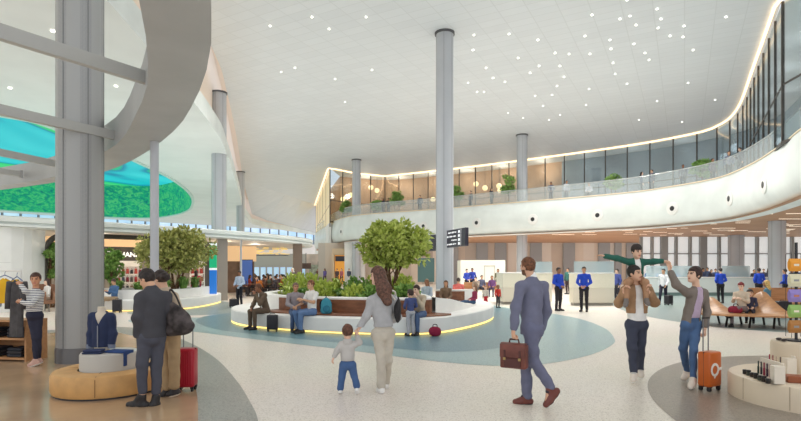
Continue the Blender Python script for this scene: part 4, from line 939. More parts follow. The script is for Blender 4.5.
def hanger_garment(label, c, w, h, m, rz, sleeves=True, name='hanging_shirt'):
    t = thing(name, label, 'clothes', c, rz, local=True)
    hk = MB(); hk.tube([(-w*.42,0,-.05),(0,0,.02),(w*.42,0,-.05)], .008, 6); hk.tube([(0,0,.02),(0,0,.06),(.02,0,.085),(.0,0,.10),(-.02,0,.085)], .004, 6); hk.build('hanger', mat('hanger_blue',(60,90,150),.4), t)
    g = MB(); rows = []
    R = random.Random(int(w*100))
    for i in range(12):
        v = i/11; z = -.03-h*v; ww = w*(.46+.06*v) if i else w*.30; ring = []
        for k in range(20):
            th = 2*math.pi*k/20; d = .05+.02*math.sin(3*th+4*v)+.012*math.sin(7*th+2); ring.append((ww*math.cos(th)*(1 if i else .8), d*math.sin(th)*(.5+.5*min(1,v*4+.2)), z-(0 if i else 0)-.07*abs(math.cos(th))*(1-v)))
        rows.append(ring)
    g.strips(rows, closed=True)
    if sleeves:
        for s in (-1,1): g.tube([(s*w*.42,0,-.08),(s*w*.60,.0,-.30),(s*w*.62,-.02,-.55)], [.075,.062,.05], 10)
    g.build('garment', m, t, 'all', fixn=True); return t
rk = thing('clothes_rail', 'slim white clothes rail above the oak shelf', 'rack', (-7.6,9.45,0))
ra_, rb2 = arr(-8.6,9.5,1.62), arr(-6.75,9.25,1.62)
MB().tube([ra_, rb2], .014, 8).build('rail', M_WHITE, rk); MB().tube([rb2*arr(1,1,0)+arr(0,0,.72), rb2], .014, 8).build('upright', M_WHITE, rk); MB().tube([ra_*arr(1,1,0)+arr(0,0,0), ra_], .014, 8).build('upright', M_WHITE, rk)
u = P(4,0,9.38); hanger_garment('bright yellow shirt hanging on the rail at the left edge', (u[0],9.4,1.52), .44, .46, mat('yellow_cloth',(232,182,40),.8), -.13)
u = P(-14,0,9.42); hanger_garment('pale blue shirt on the rail just outside the yellow one', (u[0],9.44,1.52), .40, .5, mat('pale_blue_cloth',(180,200,220),.8), -.13)
u = P(17,0,9.05); hanger_garment('dark grey dress on a blue hanger held out by the striped woman', (u[0],9.05,1.50), .30, 1.0, mat('grey_dress',(76,74,76),.85,var=.1,scale=10.), -.3, name='hanging_dress')

# brown lounge chair at the back left
ch = thing('lounge_chair', 'round brown lounge chair holding the woman in white by the doorway', 'chair', (*P(47,0,20.3)[:2],0)); c = P(47,0,20.3)*arr(1,1,0)
sh2 = MB(); rows = []
for i in range(13):
    th = math.pi*(.08+1.84*i/12)+math.pi/2*0; r = .40
    h = .38+.34*math.sin(math.pi*i/12)
    x, y = math.cos(th-math.pi*.25)*r, math.sin(th-math.pi*.25)*r
    rows.append([c+arr(x*.8,y*.8,.36), c+arr(x,y,.38), c+arr(x*1.15,y*1.15,.40+h*.9), c+arr(x*1.02,y*1.02,.42+h*.9), c+arr(x*.8,y*.8,.46)])
sh2.strips(rows, closed=True); sh2.build('backrest', mat('lounge_brown',(142,104,80),.6), ch, 'auto'); MB().lathe([(.36,.30),(.38,.34),(.38,.42),(.34,.46)], c, 28).build('seat', mat('lounge_brown'), ch, 'auto')
for k in range(4): a_k = k*1.571+.78; MB().tube([c+arr(.3*math.cos(a_k),.3*math.sin(a_k),.31), c+arr(.38*math.cos(a_k),.38*math.sin(a_k),0)], [.018,.012], 8).build('leg', M_DARKM, ch)
# shops in the far corridor under the mezzanine
fx = MB().box((*P(322,0,75)[:2],1.9),(9,.3,3.8)); struct('wall_far', fx, mat('far_wall_rose',(206,190,178),.6,var=.08,scale=.6), 'rosy far wall of the corridor by the lounge')
ar = MB().box((*P(316,272,74.6)[:2],1.35),(2.0,.06,1.8)).build('wall_poster', mat('poster_grey_green',(150,156,140),.5,var=.25,scale=2.)); origin(ar, (*P(316,272,74.6)[:2],.45)); tag(ar, 'faded grey green panel on the far corridor wall', 'poster')
sf = thing('small_shop', 'shop front with painted amber glow and dark blade sign left of the island tree', 'shop', (*P(341,0,56)[:2],0)); a, b = P(334,0,56.3), P(348,0,56.3)
MB().box(((a[0]+b[0])/2,56.6,1.6),(b[0]-a[0],.1,3.2)).build('back_wall', mat('amber_painted_glow',(236,176,88),.6,emit=(255,180,80),es=.35), sf); MB().box(((a[0]+b[0])/2,56.2,3.5),(b[0]-a[0]+.3,.7,.7)).build('lintel', mat('lintel_tan',(214,190,160),.6), sf)  # lit interior put into the back wall as glow, no lamp inside
for px in (333.5,349): MB().box((P(px,0,56)[0],56,1.6),(.25,.8,3.2)).build('jamb', mat('lintel_tan'), sf)
MB().box((P(343,0,55.6)[0],55.5,2.75),(1.6,.12,.55)).build('sign_board', M_SIGN, sf); 
s2_ = thing('shop_sign', 'dark sign box over the corridor shop left of the amber one', 'sign', P(326,264,62)-arr(0,0,.3)); MB().box(P(326,264,62),(1.9,.3,.6)).build('box', mat('sign_brown',(74,58,52),.5), s2_); MB().box(P(326,259,62),(.06,.06,.7)).build('hanger', M_DARKM, s2_)
s3_ = thing('shop_sign', 'dark sign box hanging beside the brown cafe pier', 'sign', P(306,266,46)-arr(0,0,.25)); MB().box(P(306,266,46),(.9,.25,.5)).build('box', mat('sign_brown'), s3_); MB().box(P(306,258,46),(.05,.05,.9)).build('hanger', M_DARKM, s3_)
wc = MB().box((*P(355,0,55)[:2],2.25),(2.1,1.2,4.5)); struct('wall_pier', wc, M_WHITE, 'white wall pier right of the amber shop')
gl_ = MB().box((*P(426,0,50)[:2],1.55),(1.6,.2,2.3)); struct('window_7', gl_, mat('teal_glazing',(84,118,118),.2), 'teal glazed panel left of the tall column')
# ================================================================== bodies: smooth unions of tapered limbs, meshed as one surface
def nrm(v): v = np.array(v, float); return v/max(np.linalg.norm(v), 1e-9)
def cap(a, b, ra, rb=None, flat=None, k=None): return ('c', np.array(a,float), np.array(b,float), ra, ra if rb is None else rb, flat, k)
def ell(c, r, ax=None, k=None): return ('e', np.array(c,float), np.array([r]*3 if np.isscalar(r) else r, float), np.eye(3) if ax is None else np.array(ax,float), None, None, k)
def chain(pts, rs, flat=None, k=None): return [cap(pts[i], pts[i+1], rs[i], rs[i+1], flat, k) for i in range(len(pts)-1)]
def sdf_mesh(prims, vox, K=.02, cuts=(), wr=0., wf=22., seed=0):
    los = []; his = []
    for p in prims:
        if p[0] == 'c':
            r = max(p[3], p[4]); los.append(np.minimum(p[1],p[2])-r); his.append(np.maximum(p[1],p[2])+r)
        else: r = p[2].max(); los.append(p[1]-r); his.append(p[1]+r)
    lo = np.min(los,0)-vox*3-.01; hi = np.max(his,0)+vox*3+.01
    n = np.ceil((hi-lo)/vox).astype(int)+1
    D = np.full(n, .3, np.float32); ax = [lo[i]+np.arange(n[i])*vox for i in range(3)]
    for p, l, h in zip(prims, los, his):
        k = K if p[6] is None else p[6]; m = max(k,.004)*1.2+vox*2
        i0 = np.clip(np.floor((l-m-lo)/vox).astype(int), 0, n-1); i1 = np.clip(np.ceil((h+m-lo)/vox).astype(int)+1, 1, n)
        sl = tuple(slice(a,b) for a, b in zip(i0,i1))
        X = ax[0][sl[0]][:,None,None]; Y = ax[1][sl[1]][None,:,None]; Z = ax[2][sl[2]][None,None,:]
        if p[0] == 'c':
            a, b, ra, rb, flat = p[1:6]
            dx, dy, dz = X-a[0], Y-a[1], Z-a[2]; ab = b-a
            if flat is not None:
                nn, f = nrm(flat[0]), flat[1]; dn = (dx*nn[0]+dy*nn[1]+dz*nn[2])*(f-1)
                dx = dx+dn*nn[0]; dy = dy+dn*nn[1]; dz = dz+dn*nn[2]; ab = ab+(f-1)*np.dot(ab,nn)*nn
            L2 = max(np.dot(ab,ab), 1e-9); t = np.clip((dx*ab[0]+dy*ab[1]+dz*ab[2])/L2, 0, 1)
            d = np.sqrt((dx-t*ab[0])**2+(dy-t*ab[1])**2+(dz-t*ab[2])**2)-(ra+t*(rb-ra))
        else:
            c, r, A = p[1:4]; dx, dy, dz = X-c[0], Y-c[1], Z-c[2]
            q = [(dx*A[i][0]+dy*A[i][1]+dz*A[i][2])/r[i] for i in range(3)]
            l_ = np.sqrt(q[0]**2+q[1]**2+q[2]**2); d = (l_-1)*r.min()*.5+(l_-1)*r.mean()*.5
        o = D[sl]
        if k > 0:
            hh = np.maximum(k-np.abs(o-d), 0)/k; D[sl] = np.minimum(o, d)-hh*hh*k*.25
        else: D[sl] = np.minimum(o, d)
    X = ax[0][:,None,None]; Y = ax[1][None,:,None]; Z = ax[2][None,None,:]
    if wr:
        s_ = seed*1.7
        D += (wr*(np.sin(wf*(Z*1.0+.55*X+.3*Y)+2.2*np.sin(9*X+s_)+s_)*np.sin(wf*.45*(X-Y)+1.8*np.sin(7*Z+s_))+.6*np.sin(wf*1.7*(Z-.7*X+.5*Y)+s_*2)*np.sin(11*Z+6*X))).astype(np.float32)
    for c in cuts: D = np.maximum(D, c(X,Y,Z)).astype(np.float32)
    return surf_nets(D, lo, vox)
def surf_nets(D, lo, vox):
    s = D < 0
    c = [s[i:s.shape[0]-1+i, j:s.shape[1]-1+j, k:s.shape[2]-1+k] for i in (0,1) for j in (0,1) for k in (0,1)]
    anyc = c[0].copy(); allc = c[0].copy()
    for q in c[1:]: anyc |= q; allc &= q
    mix = anyc & ~allc
    I = np.argwhere(mix)
    if len(I) == 0: return np.zeros((0,3)), []
    idx = np.full(mix.shape, -1, np.int32); idx[mix] = np.arange(len(I))
    off = np.array([(i,j,k) for i in (0,1) for j in (0,1) for k in (0,1)])
    val = np.stack([D[I[:,0]+o[0], I[:,1]+o[1], I[:,2]+o[2]] for o in off], 1)
    acc = np.zeros((len(I),3)); cnt = np.zeros(len(I))
    for a in range(8):
        for b in range(a+1,8):
            if np.abs(off[a]-off[b]).sum() != 1: continue
            va, vb = val[:,a], val[:,b]; m = (va<0) != (vb<0)
            t = np.where(m, va/np.where(m, va-vb, 1), 0)
            acc += np.where(m[:,None], off[a]+(off[b]-off[a])*t[:,None], 0); cnt += m
    V = lo+(I+acc/cnt[:,None])*vox
    Fs = []
    for axn in range(3):
        u, w = [(1,2),(2,0),(0,1)][axn]
        a = [slice(None)]*3; b = [slice(None)]*3; a[axn] = slice(0,-1); b[axn] = slice(1,None)
        ch = s[tuple(a)] != s[tuple(b)]; E = np.argwhere(ch)
        E = E[(E[:,u] > 0) & (E[:,w] > 0) & (E[:,u] < s.shape[u]-1) & (E[:,w] < s.shape[w]-1)]
        if not len(E): continue
        def cell(du, dw):
            Q = E.copy(); Q[:,u] += du; Q[:,w] += dw; return idx[Q[:,0],Q[:,1],Q[:,2]]
        q = np.stack([cell(-1,-1), cell(0,-1), cell(0,0), cell(-1,0)], 1)
        inside = s[E[:,0],E[:,1],E[:,2]]
        q[~inside] = q[~inside][:,::-1]; Fs.append(q)
    return V, np.concatenate(Fs) if Fs else []
def to_mesh(name, V, Fq, mats, mi=None):
    me = bpy.data.meshes.new(name); nv, nf = len(V), len(Fq)
    me.vertices.add(nv); me.vertices.foreach_set('co', V.astype(np.float32).ravel())
    me.loops.add(nf*4); me.loops.foreach_set('vertex_index', np.asarray(Fq, np.int32).ravel())
    me.polygons.add(nf); me.polygons.foreach_set('loop_start', np.arange(nf, dtype=np.int32)*4)
    for m in mats: me.materials.append(m)
    if mi is not None: me.polygons.foreach_set('material_index', mi.astype(np.int32))
    me.update(calc_edges=True); me.validate(); me.polygons.foreach_set('use_smooth', [True]*len(me.polygons))
    return me
def skin(c=(222,180,152)): return mat('skin_%d_%d' % (c[0], c[2]), c, .5)
def cloth(c, kind='plain', nm=None): return mat('cloth_%s_%d_%d_%d' % (kind, *c), c, .85, var=.035, scale=9., bump=.25, bscale=220.)
def hairm(c): return mat('hair_%d_%d_%d' % tuple(c), c, .55, var=.25, scale=40.)
def stripes():
    if 'striped_knit' in MATS: return MATS['striped_knit']
    m = mat('striped_knit', (240,240,236), .85); N, L, b = nodes(m); tc = N.new('ShaderNodeTexCoord'); sx = N.new('ShaderNodeSeparateXYZ'); L.new(tc.outputs['Object'], sx.inputs[0])
    a = N.new('ShaderNodeMath'); a.operation = 'MULTIPLY'; a.inputs[1].default_value = 230.; L.new(sx.outputs['Z'], a.inputs[0]); s = N.new('ShaderNodeMath'); s.operation = 'SINE'; L.new(a.outputs[0], s.inputs[0])
    g = N.new('ShaderNodeMath'); g.operation = 'GREATER_THAN'; g.inputs[1].default_value = .25; L.new(s.outputs[0], g.inputs[0]); mx = N.new('ShaderNodeMix'); mx.data_type = 'RGBA'; mx.inputs['A'].default_value = lin((236,236,232)); mx.inputs['B'].default_value = lin((60,66,92)); L.new(g.outputs[0], mx.inputs['Factor']); L.new(mx.outputs['Result'], b.inputs['Base Color']); return m

def hand_prims(w, d, n, s, curl=.35, thumb=1, fr=1.):
    d = nrm(d); n = nrm(n-np.dot(n,d)*d); wv = np.cross(d, n)*thumb; P_ = []
    P_.append(cap(w, w+d*.07*s, .024*s, .03*s, (n,1.6), .012)); P_.append(cap(w+d*.045*s-wv*.012*s, w+d*.08*s+wv*.022*s, .02*s, .018*s, (n,1.3), .01))
    for i, lf in enumerate((.92,1.05,1.,.78)):
        p = w+d*.083*s+wv*(-.028+.0187*i)*s; a = 0
        spread = wv*(-.07+.047*i)
        for j, (l, da) in enumerate(((.042,.75),(.028,1.15),(.022,.7))):
            a += da*curl*1.5; q = p+nrm(d*math.cos(a)+n*math.sin(a)+spread*(1-curl))*l*lf*s
            P_.append(cap(p, q, (.0098-.001*j)*s*fr, (.009-.001*j)*s*fr, None, .003)); p = q
    p = w+d*.022*s-wv*.022*s; q = p+nrm(d*.7-wv*.65+n*.35)*.045*s; r = q+nrm(d*.85-wv*(.25-.4*curl)+n*(.3+.6*curl))*.034*s
    P_ += [cap(p,q,.014*s,.012*s,None,.006), cap(q,r,.0115*s,.0095*s,None,.003)]
    return P_
def frame(J):
    lat = nrm(J['sR']-J['sL']); up = nrm(J['neck']-J['pelvis']); fw = nrm(np.cross(up, lat))
    if 'f' in J and np.dot(fw, J['f']) < 0: fw = -fw
    return lat, up, fw
def headax(J):
    f = nrm(J['face']); u = np.array([0,0,1.])*.75+nrm(J['head']-J['neck'])*.45; u = nrm(u-np.dot(u,f)*f); return np.cross(f,u), f, u
def figure(J, S, label, group=None, loc=None, parts_only=False):
    """J joints, S look -> a person: continuous body, hair and clothes as children"""
    s = S.get('s',1.); vox = S.get('vox',.0065); hs = S.get('hs', s); b = S.get('b',1.)*s   # b: build width
    lat, up, fw = frame(J); hl, hf, hu = headax(J); hc = J['head']
    base = np.array(loc if loc is not None else (J['pelvis'][0], J['pelvis'][1], S.get('z0',0.)), float)
    out = []
    skm = skin(S.get('skin',(222,180,152)))
    chest = J['neck']-up*.14*s; Z = lambda p, z: None
    # ---- body
    B = [ell(hc+hu*.02*hs-hf*.008*hs, np.array([.074,.092,.098])*hs, [hl,hf,hu]), ell(hc+hf*.022*hs-hu*.05*hs, np.array([.056,.066,.064])*hs, [hl,hf,hu], .03*hs),
         cap(hc+hf*.084*hs+hu*.008*hs, hc+hf*.103*hs-hu*.024*hs, .010*hs, .0145*hs, None, .012*hs), cap(hc+hf*.07*hs-hu*.088*hs, hc+hf*.055*hs-hu*.09*hs, .024*hs, .024*hs, None, .02*hs),
         cap(J['neck']-up*.02*s, hc-hu*.05*hs-hf*.015*hs, .054*b, .050*hs, None, .02)]
    for sg in (-1,1):
        B.append(ell(hc+hl*sg*.076*hs-hf*.008*hs-hu*.005*hs, np.array([.011,.021,.032])*hs, [hl,hf,hu], .008))
        B.append(ell(hc+hl*sg*.030*hs+hf*.076*hs+hu*.014*hs, .014*hs, None, .006))
    B += [cap(J['pelvis'], chest, .105*b, .118*b, (fw,1.4)), cap(J['sL']-up*.0, J['sR'], .046*b, .046*b), cap((J['sL']+J['sR'])/2, J['neck'], .06*b, .05*b)]
    for q in 'LR':
        sh, el, wr_ = J['s'+q], J['e'+q], J['w'+q]; fd = nrm(wr_-el)
        B += [cap(sh, el, .045*b, .036*b), cap(el, el*.7+wr_*.3, .036*b, .037*b), cap(el*.7+wr_*.3, wr_, .037*b, .025*b)]
        hd = J.get('hd'+q, fd); hn = J.get('hn'+q, nrm(J['pelvis']-wr_)*.6+fw*.2); th = J.get('th'+q, 1 if np.dot(np.cross(hd,hn),fw) < 0 else -1)
        B += hand_prims(wr_, hd, hn, s*S.get('hand',1.), S.get('curl'+q,.35), th, S.get('fr',1.))
        h, k_, a, t = J['h'+q], J['k'+q], J['a'+q], J['t'+q]
        calf = k_*.68+a*.32-fw*(.004 if S.get('trousers') else .012)*s
        lg = .84 if S.get('trousers') and not S['trousers'].get('skirt') else 1.
        B += [cap(h, k_, .076*b*lg, .048*b*lg), cap(k_, calf, .048*b*lg, .052*b*lg), cap(calf, a, .052*b*lg, .033*b), cap(a, a+(t-a)*.25+arr(0,0,-.025*s), .036*s, .034*s), cap(a+(t-a)*.1+arr(0,0,-.035*s), t, .034*s, .027*s, (arr(0,0,1),1.2))]
    V, Q = sdf_mesh(B, vox, .022*s)
    mi = np.zeros(len(Q)); mats_ = [skm]
    if vox < .013:
        C = V[Q].mean(1)-hc; u_, f_, l_ = C@hu, C@hf, C@hl; h = hs
        mats_ += [mat('eye_dark',(40,30,28),.25), mat('lip_rose',(186,106,98),.45), mat('brow_dark',S.get('browc',(50,38,32)),.7), hairm(S.get('beard',(84,58,42)))]
        fr_ = f_ > .055*h
        mi[fr_ & (((np.abs(l_)-.031*h)/(.0155*h))**2+((u_-.014*h)/(.0075*h))**2 < 1)] = 1
        mi[fr_ & ((l_/(.026*h))**2+((u_+.058*h)/(.0085*h))**2 < 1)] = 2
        mi[fr_ & (np.abs(u_-.034*h-.004*h*np.cos(np.abs(l_)/(.01*h))) < .0048*h) & (np.abs(np.abs(l_)-.033*h) < .018*h)] = 3
        if 'beard' in S: mi[(u_ < -.038*h) & (u_ > -.13*h) & (f_ > .0*h) & (mi == 0) & (np.abs(l_) < .08*h) & ~((np.abs(l_) < .02*h) & (u_ > -.048*h))] = 4
    out.append(('body', to_mesh('body', V-base, Q, mats_, mi)))
    # ---- hair
    hr = S.get('hair')
    if hr:
        hm = hairm(hr['c']); H = [ell(hc+hu*.026*hs-hf*.014*hs, np.array([.086,.101,.103])*hs*hr.get('v',1.), [hl,hf,hu])]
        fl_ = hr.get('fringe',.052)
        def cutface(X,Y,Z):
            dx, dy, dz = X-hc[0], Y-hc[1], Z-hc[2]; df = dx*hf[0]+dy*hf[1]+dz*hf[2]; du = dx*hu[0]+dy*hu[1]+dz*hu[2]
            a = -np.maximum(.028*hs-df+ .25*(du-.0), du-fl_*hs)       # open the face
            a2 = -np.maximum(-.012*hs-df, du+hr.get('side',.012)*hs)  # clear below the temples
            a3 = -(du+hr.get('nape',.075)*hs)
            return np.maximum(np.maximum(a, a2), a3)
        V, Q = sdf_mesh(H, vox, .02, [cutface], wr=.0025*hs, wf=70)
        if 'long' in hr or 'bun' in hr:
            H2 = [ell(hc+hu*.026*hs-hf*.014*hs, np.array([.088,.102,.105])*hs, [hl,hf,hu])]
            def cut2(X,Y,Z):
                dx, dy, dz = X-hc[0], Y-hc[1], Z-hc[2]; df = dx*hf[0]+dy*hf[1]+dz*hf[2]; du = dx*hu[0]+dy*hu[1]+dz*hu[2]
                return -np.maximum(.018*hs-df+.1*du, du-.056*hs)
            for (p0,p1,r0,r1,f_) in hr.get('long',[]): H2.append(cap(p0,p1,r0,r1,(fw,f_)))
            if 'bun' in hr: H2.append(ell(hr['bun'][0], hr['bun'][1]))
            V, Q = sdf_mesh(H2, vox, .04, [cut2], wr=.003*hs, wf=60)
        out.append(('hair', to_mesh('hair', V-base, Q, [hm])))
    # ---- clothes
    def torso(tk, hemz, sleeve, loose=1., seedy=0, collar=0., open_=None, wr=.004, flare=0.):
        r1, r2 = (.128*b+tk)*loose, (.140*b+tk)
        bot = J['pelvis']+up*((hemz-J['pelvis'][2]) if hemz < J['pelvis'][2] else 0)/max(up[2],.3)-up*.05
        T = [cap(bot, J['pelvis']+up*.12*s, r1+.006+flare, r1, (fw,1.32)), cap(J['pelvis']+up*.12*s, chest, r1, r2, (fw,1.34)), cap(J['sL']*.95+J['sR']*.05, J['sR']*.95+J['sL']*.05, .052*b+tk, .052*b+tk), cap((J['sL']+J['sR'])/2, J['neck']-up*.012*s, .074*b+tk, .056*b+tk)]
        for q in 'LR':
            sh, el, w_ = J['s'+q], J['e'+q], J['w'+q]
            T.append(cap(J['neck']-up*.035*s, sh-up*.012*s, .060*b+tk, .046*b+tk))
            if sleeve <= .5: T.append(cap(sh, sh+(el-sh)*sleeve*2, .058*b+tk, .054*b+tk))
            else: T += [cap(sh, el, .053*b+tk, .046*b+tk), cap(el, el+(w_-el)*((sleeve-.5)*2), .048*b+tk, .037*b+tk)]
        cuts = [lambda X,Y,Z: hemz-Z+0*X+0*Y] if hemz is not None else []
        if S.get('sit'): cuts = [lambda X,Y,Z: hemz-Z+0*X+0*Y]
        if open_:
            A0 = J['neck']+fw*.14*s-up*.0; A1 = J['pelvis']+fw*.15*s-up*.3*s; w0, w1 = open_
            def oc(X,Y,Z):
                ab = A1-A0; dx, dy, dz = X-A0[0], Y-A0[1], Z-A0[2]; t = np.clip((dx*ab[0]+dy*ab[1]+dz*ab[2])/np.dot(ab,ab),0,1)
                dl = np.abs((dx-t*ab[0])*lat[0]+(dy-t*ab[1])*lat[1]+(dz-t*ab[2])*lat[2]); df = (X-chest[0])*fw[0]+(Y-chest[1])*fw[1]+(Z-chest[2])*fw[2]
                return -np.maximum(dl-(w0+(w1-w0)*t), .02*s-df)
            cuts.append(oc)
        nk = J['neck']+up*.035*s; cuts.append(lambda X,Y,Z: (.052*s+collar*0)-np.sqrt((X-nk[0])**2+(Y-nk[1])**2+(Z-nk[2])**2) if collar == 0 else -1+0*(X+Y+Z))
        return sdf_mesh(T, max(vox,.007*min(1,s*1.2)), .03*s, cuts, wr=wr*s, seed=seedy)
    for nm in ('shirt','top','jacket'):
        g = S.get(nm)
        if not g: continue
        V, Q = torso(g.get('t',.0), g['hem'], g.get('sleeve',.96), g.get('loose',1.), g.get('seed',1), g.get('collar',0), g.get('open'), g.get('wr',.004), g.get('flare',0.))
        if g.get('hood'):
            c0 = J['neck']-fw*.06*s-up*.02*s; V2, Q2 = sdf_mesh([ell(c0, np.array([.10,.055,.075])*s*g['hood'], [lat,fw,up]), cap(c0-lat*.06*s+up*.05*s, c0+lat*.06*s+up*.05*s, .04*s)], vox, .03*s); Q = np.concatenate([Q, Q2+len(V)]); V = np.concatenate([V, V2])
        out.append((g.get('name',nm), to_mesh(nm, V-base, Q, [g['m']])))
    if 'collar' in S:
        V, Q = sdf_mesh([cap(J['neck']-up*.015*s, J['neck']+up*.03*s+ (hc-J['neck'])*.0, .068*b, .062*b)], vox, .01); out.append(('collar', to_mesh('collar', V-base, Q, [S['collar']])))
    g = S.get('trousers')
    if g:
        lo_ = g.get('loose',1.); T = [cap(J['hL'], J['hR'], .100*b, .100*b, (fw,1.12)), cap(J['pelvis'], J['pelvis']+up*.10*s, .126*b, .118*b, (fw,1.36)), ell((J['hL']+J['hR'])/2-fw*.035*s-up*.01*s, np.array([.135,.095,.10])*b, [lat,fw,up])]
        if g.get('skirt'):
            sk = g['skirt']; T += [cap(J['pelvis'], (J['hL']+J['hR'])/2*arr(1,1,0)+arr(0,0,sk+.05*s), .13*b, .19*b, (fw,1.2))]
        for q in 'LR':
            h, k_, a = J['h'+q], J['k'+q], J['a'+q]; e = k_+(a-k_)*g.get('end',.93)
            if g.get('skirt'): continue
            T += [cap(h, k_, .088*b*lo_, .064*b*lo_), cap(k_, e, .064*b*lo_, .050*b*lo_*g.get('cuff',1.))]
        V, Q = sdf_mesh(T, max(vox,.007*min(1,s*1.2)), .025*s, [], wr=g.get('wr',.0035)*s, seed=5)
        out.append((g.get('name','trousers'), to_mesh('trousers', V-base, Q, [g['m']])))
    if 'socks' in S:
        for q in 'LR':
            a, k_ = J['a'+q], J['k'+q]; V, Q = sdf_mesh([cap(a+(k_-a)*.35, a, .045*b, .043*s), cap(a, a+(J['t'+q]-a)*.25, .043*s, .04*s)], vox, .01); out.append(('sock', to_mesh('sock', V-base, Q, [S['socks']])))
    g = S.get('shoes')
    if g:
        for q in 'LR':
            a, t = J['a'+q], J['t'+q]; th_ = nrm((t-a)*arr(1,1,0)); hl_ = J.get('g'+q, arr(a[0],a[1],a[2]-.055*s)-th_*.035*s)
            ball = hl_+(t-hl_)*.68
            T = [cap(hl_, ball, .042*s, .046*s, None), cap(ball, t, .046*s, .036*s), cap(a+arr(0,0,-.012*s), hl_+(t-hl_)*.22, .045*s, .043*s), cap(a+(t-a)*.12+arr(0,0,.0), ball, .044*s, .037*s)]
            zg = S.get('z0',0.); cuts = [lambda X,Y,Z: zg-Z+0*X+0*Y] if g.get('flat',1) else []
            V, Q = sdf_mesh(T, vox, .02*s, cuts)
            m = g['m'] if not isinstance(g['m'],(tuple,list)) else g['m'][0]; mm = [m]; mi = None
            if g.get('sole'):
                dn = np.cross(nrm(t-hl_), np.cross(arr(0,0,1), nrm(t-hl_))); C = V[Q].mean(1); mm = [m, g['sole']]; d_ = (C-hl_)@nrm(dn); mi = (d_ < -.018*s).astype(int)
            out.append(('shoe', to_mesh('shoe', V-base, Q, mm, mi)))
    if parts_only: return out
    t = thing('person', label, 'person', base, group=group, local=True)
    for nm, me in out:
        o = bpy.data.objects.new(nm, me); COL.objects.link(o); o.parent = t
    return t
def Jpx(Y0, d):
    J = {}
    for k, v in d.items():
        if k in ('face','f') or k[:2] in ('hd','hn') or k[:2] == 'th': J[k] = np.array(v, float) if not np.isscalar(v) else v
        else: J[k] = P(v[0], v[1], Y0+(v[2] if len(v) > 2 else 0.))
    return J
BLK = hairm((36,30,30)); 
# ---- man in the blue suit
zA = lambda y, Y: EYE-(y-HZ)*Y/F
Y0 = 6.25
figure(Jpx(Y0, dict(head=(527.5,266.5,0),neck=(531.5,280,0),sL=(521,286.5,-.12),sR=(543,287,.10),eL=(515.5,309,-.17),wL=(513.5,330,-.2),eR=(546.5,310,.16),wR=(541,330,.2),pelvis=(532,325,0),
    hL=(530,329,-.05),hR=(535,329,.06),kL=(534,361,-.06),aL=(550,387,-.09),tL=(546,404.5,-.12),gL=(556.5,391,-.07),kR=(526,365,.04),aR=(527,396,.10),tR=(515.5,401.8,.14),gR=(530,401.3,.10),
    face=(-.62,.78,-.03),f=(-.8,.6,0),hdL=(-.02,-.02,-1),hnL=(.9,.3,0))),
  dict(s=1.03, hs=.93, socks=cloth((60,56,66),'sock'), skin=(214,168,140), beard=(104,68,46), hair=dict(c=(104,66,44),fringe=.06,nape=.07,v=1.0), collar=mat('collar_white',(240,240,240),.7), curlL=.95,
    top=dict(m=cloth((112,114,136),'suit'),hem=zA(334,Y0),sleeve=.95,t=.010,name='suit_jacket',wr=.0075,collar=1,flare=.012), trousers=dict(m=cloth((108,110,134),'suit'),loose=1.06,cuff=1.1,end=.97,wr=.008), shoes=dict(m=mat('oxblood_leather',(112,58,50),.3),sole=mat('sole_dark',(52,36,32),.6),flat=0)),
  'man in blue grey suit walking away left with a brown briefcase')
# ---- mother
Y0 = 6.92; c_ = lambda x,y,d: P(x,y,Y0+d)
figure(Jpx(Y0, dict(head=(377.5,276,0),neck=(381.5,291.5,0),sL=(372,300.5,-.02),sR=(393,300,.04),eL=(366,317,-.05),wL=(359.2,328,-.05),eR=(397.5,317,.14),wR=(393,320,.36),pelvis=(383,327,0),
    hL=(378,334,0),hR=(388.5,334,.03),kL=(381,360,-.02),aL=(381.5,386,-.02),tL=(378.5,390.3,.15),kR=(387.5,360,.06),aR=(385.5,382,.26),tR=(384,385.5,.42),face=(-.92,.3,-.15),f=(-.25,.95,0),hdL=(-.5,.1,-.85))),
  dict(s=.97, b=.90, skin=(226,186,164), hair=dict(c=(92,64,52),long=[(c_(378,273,-.02),c_(384,290,-.09),.088,.098,1.3),(c_(384,290,-.09),c_(387.5,301.5,-.12),.098,.062,1.5),(c_(376,276,-.06),c_(377,291,-.10),.05,.05,1.3)]), curlL=.55,
    top=dict(m=cloth((176,176,178),'knit'),hem=zA(326.5,Y0),sleeve=.97,t=.014,name='sweater',wr=.007), trousers=dict(m=cloth((196,188,174),'chino'),loose=1.12,cuff=1.22,end=.97,wr=.007), shoes=dict(m=mat('shoe_white',(232,230,226),.5),sole=mat('sole_white',(244,243,240),.5))),
  'woman with long brown hair in grey sweater leading a toddler by the hand')
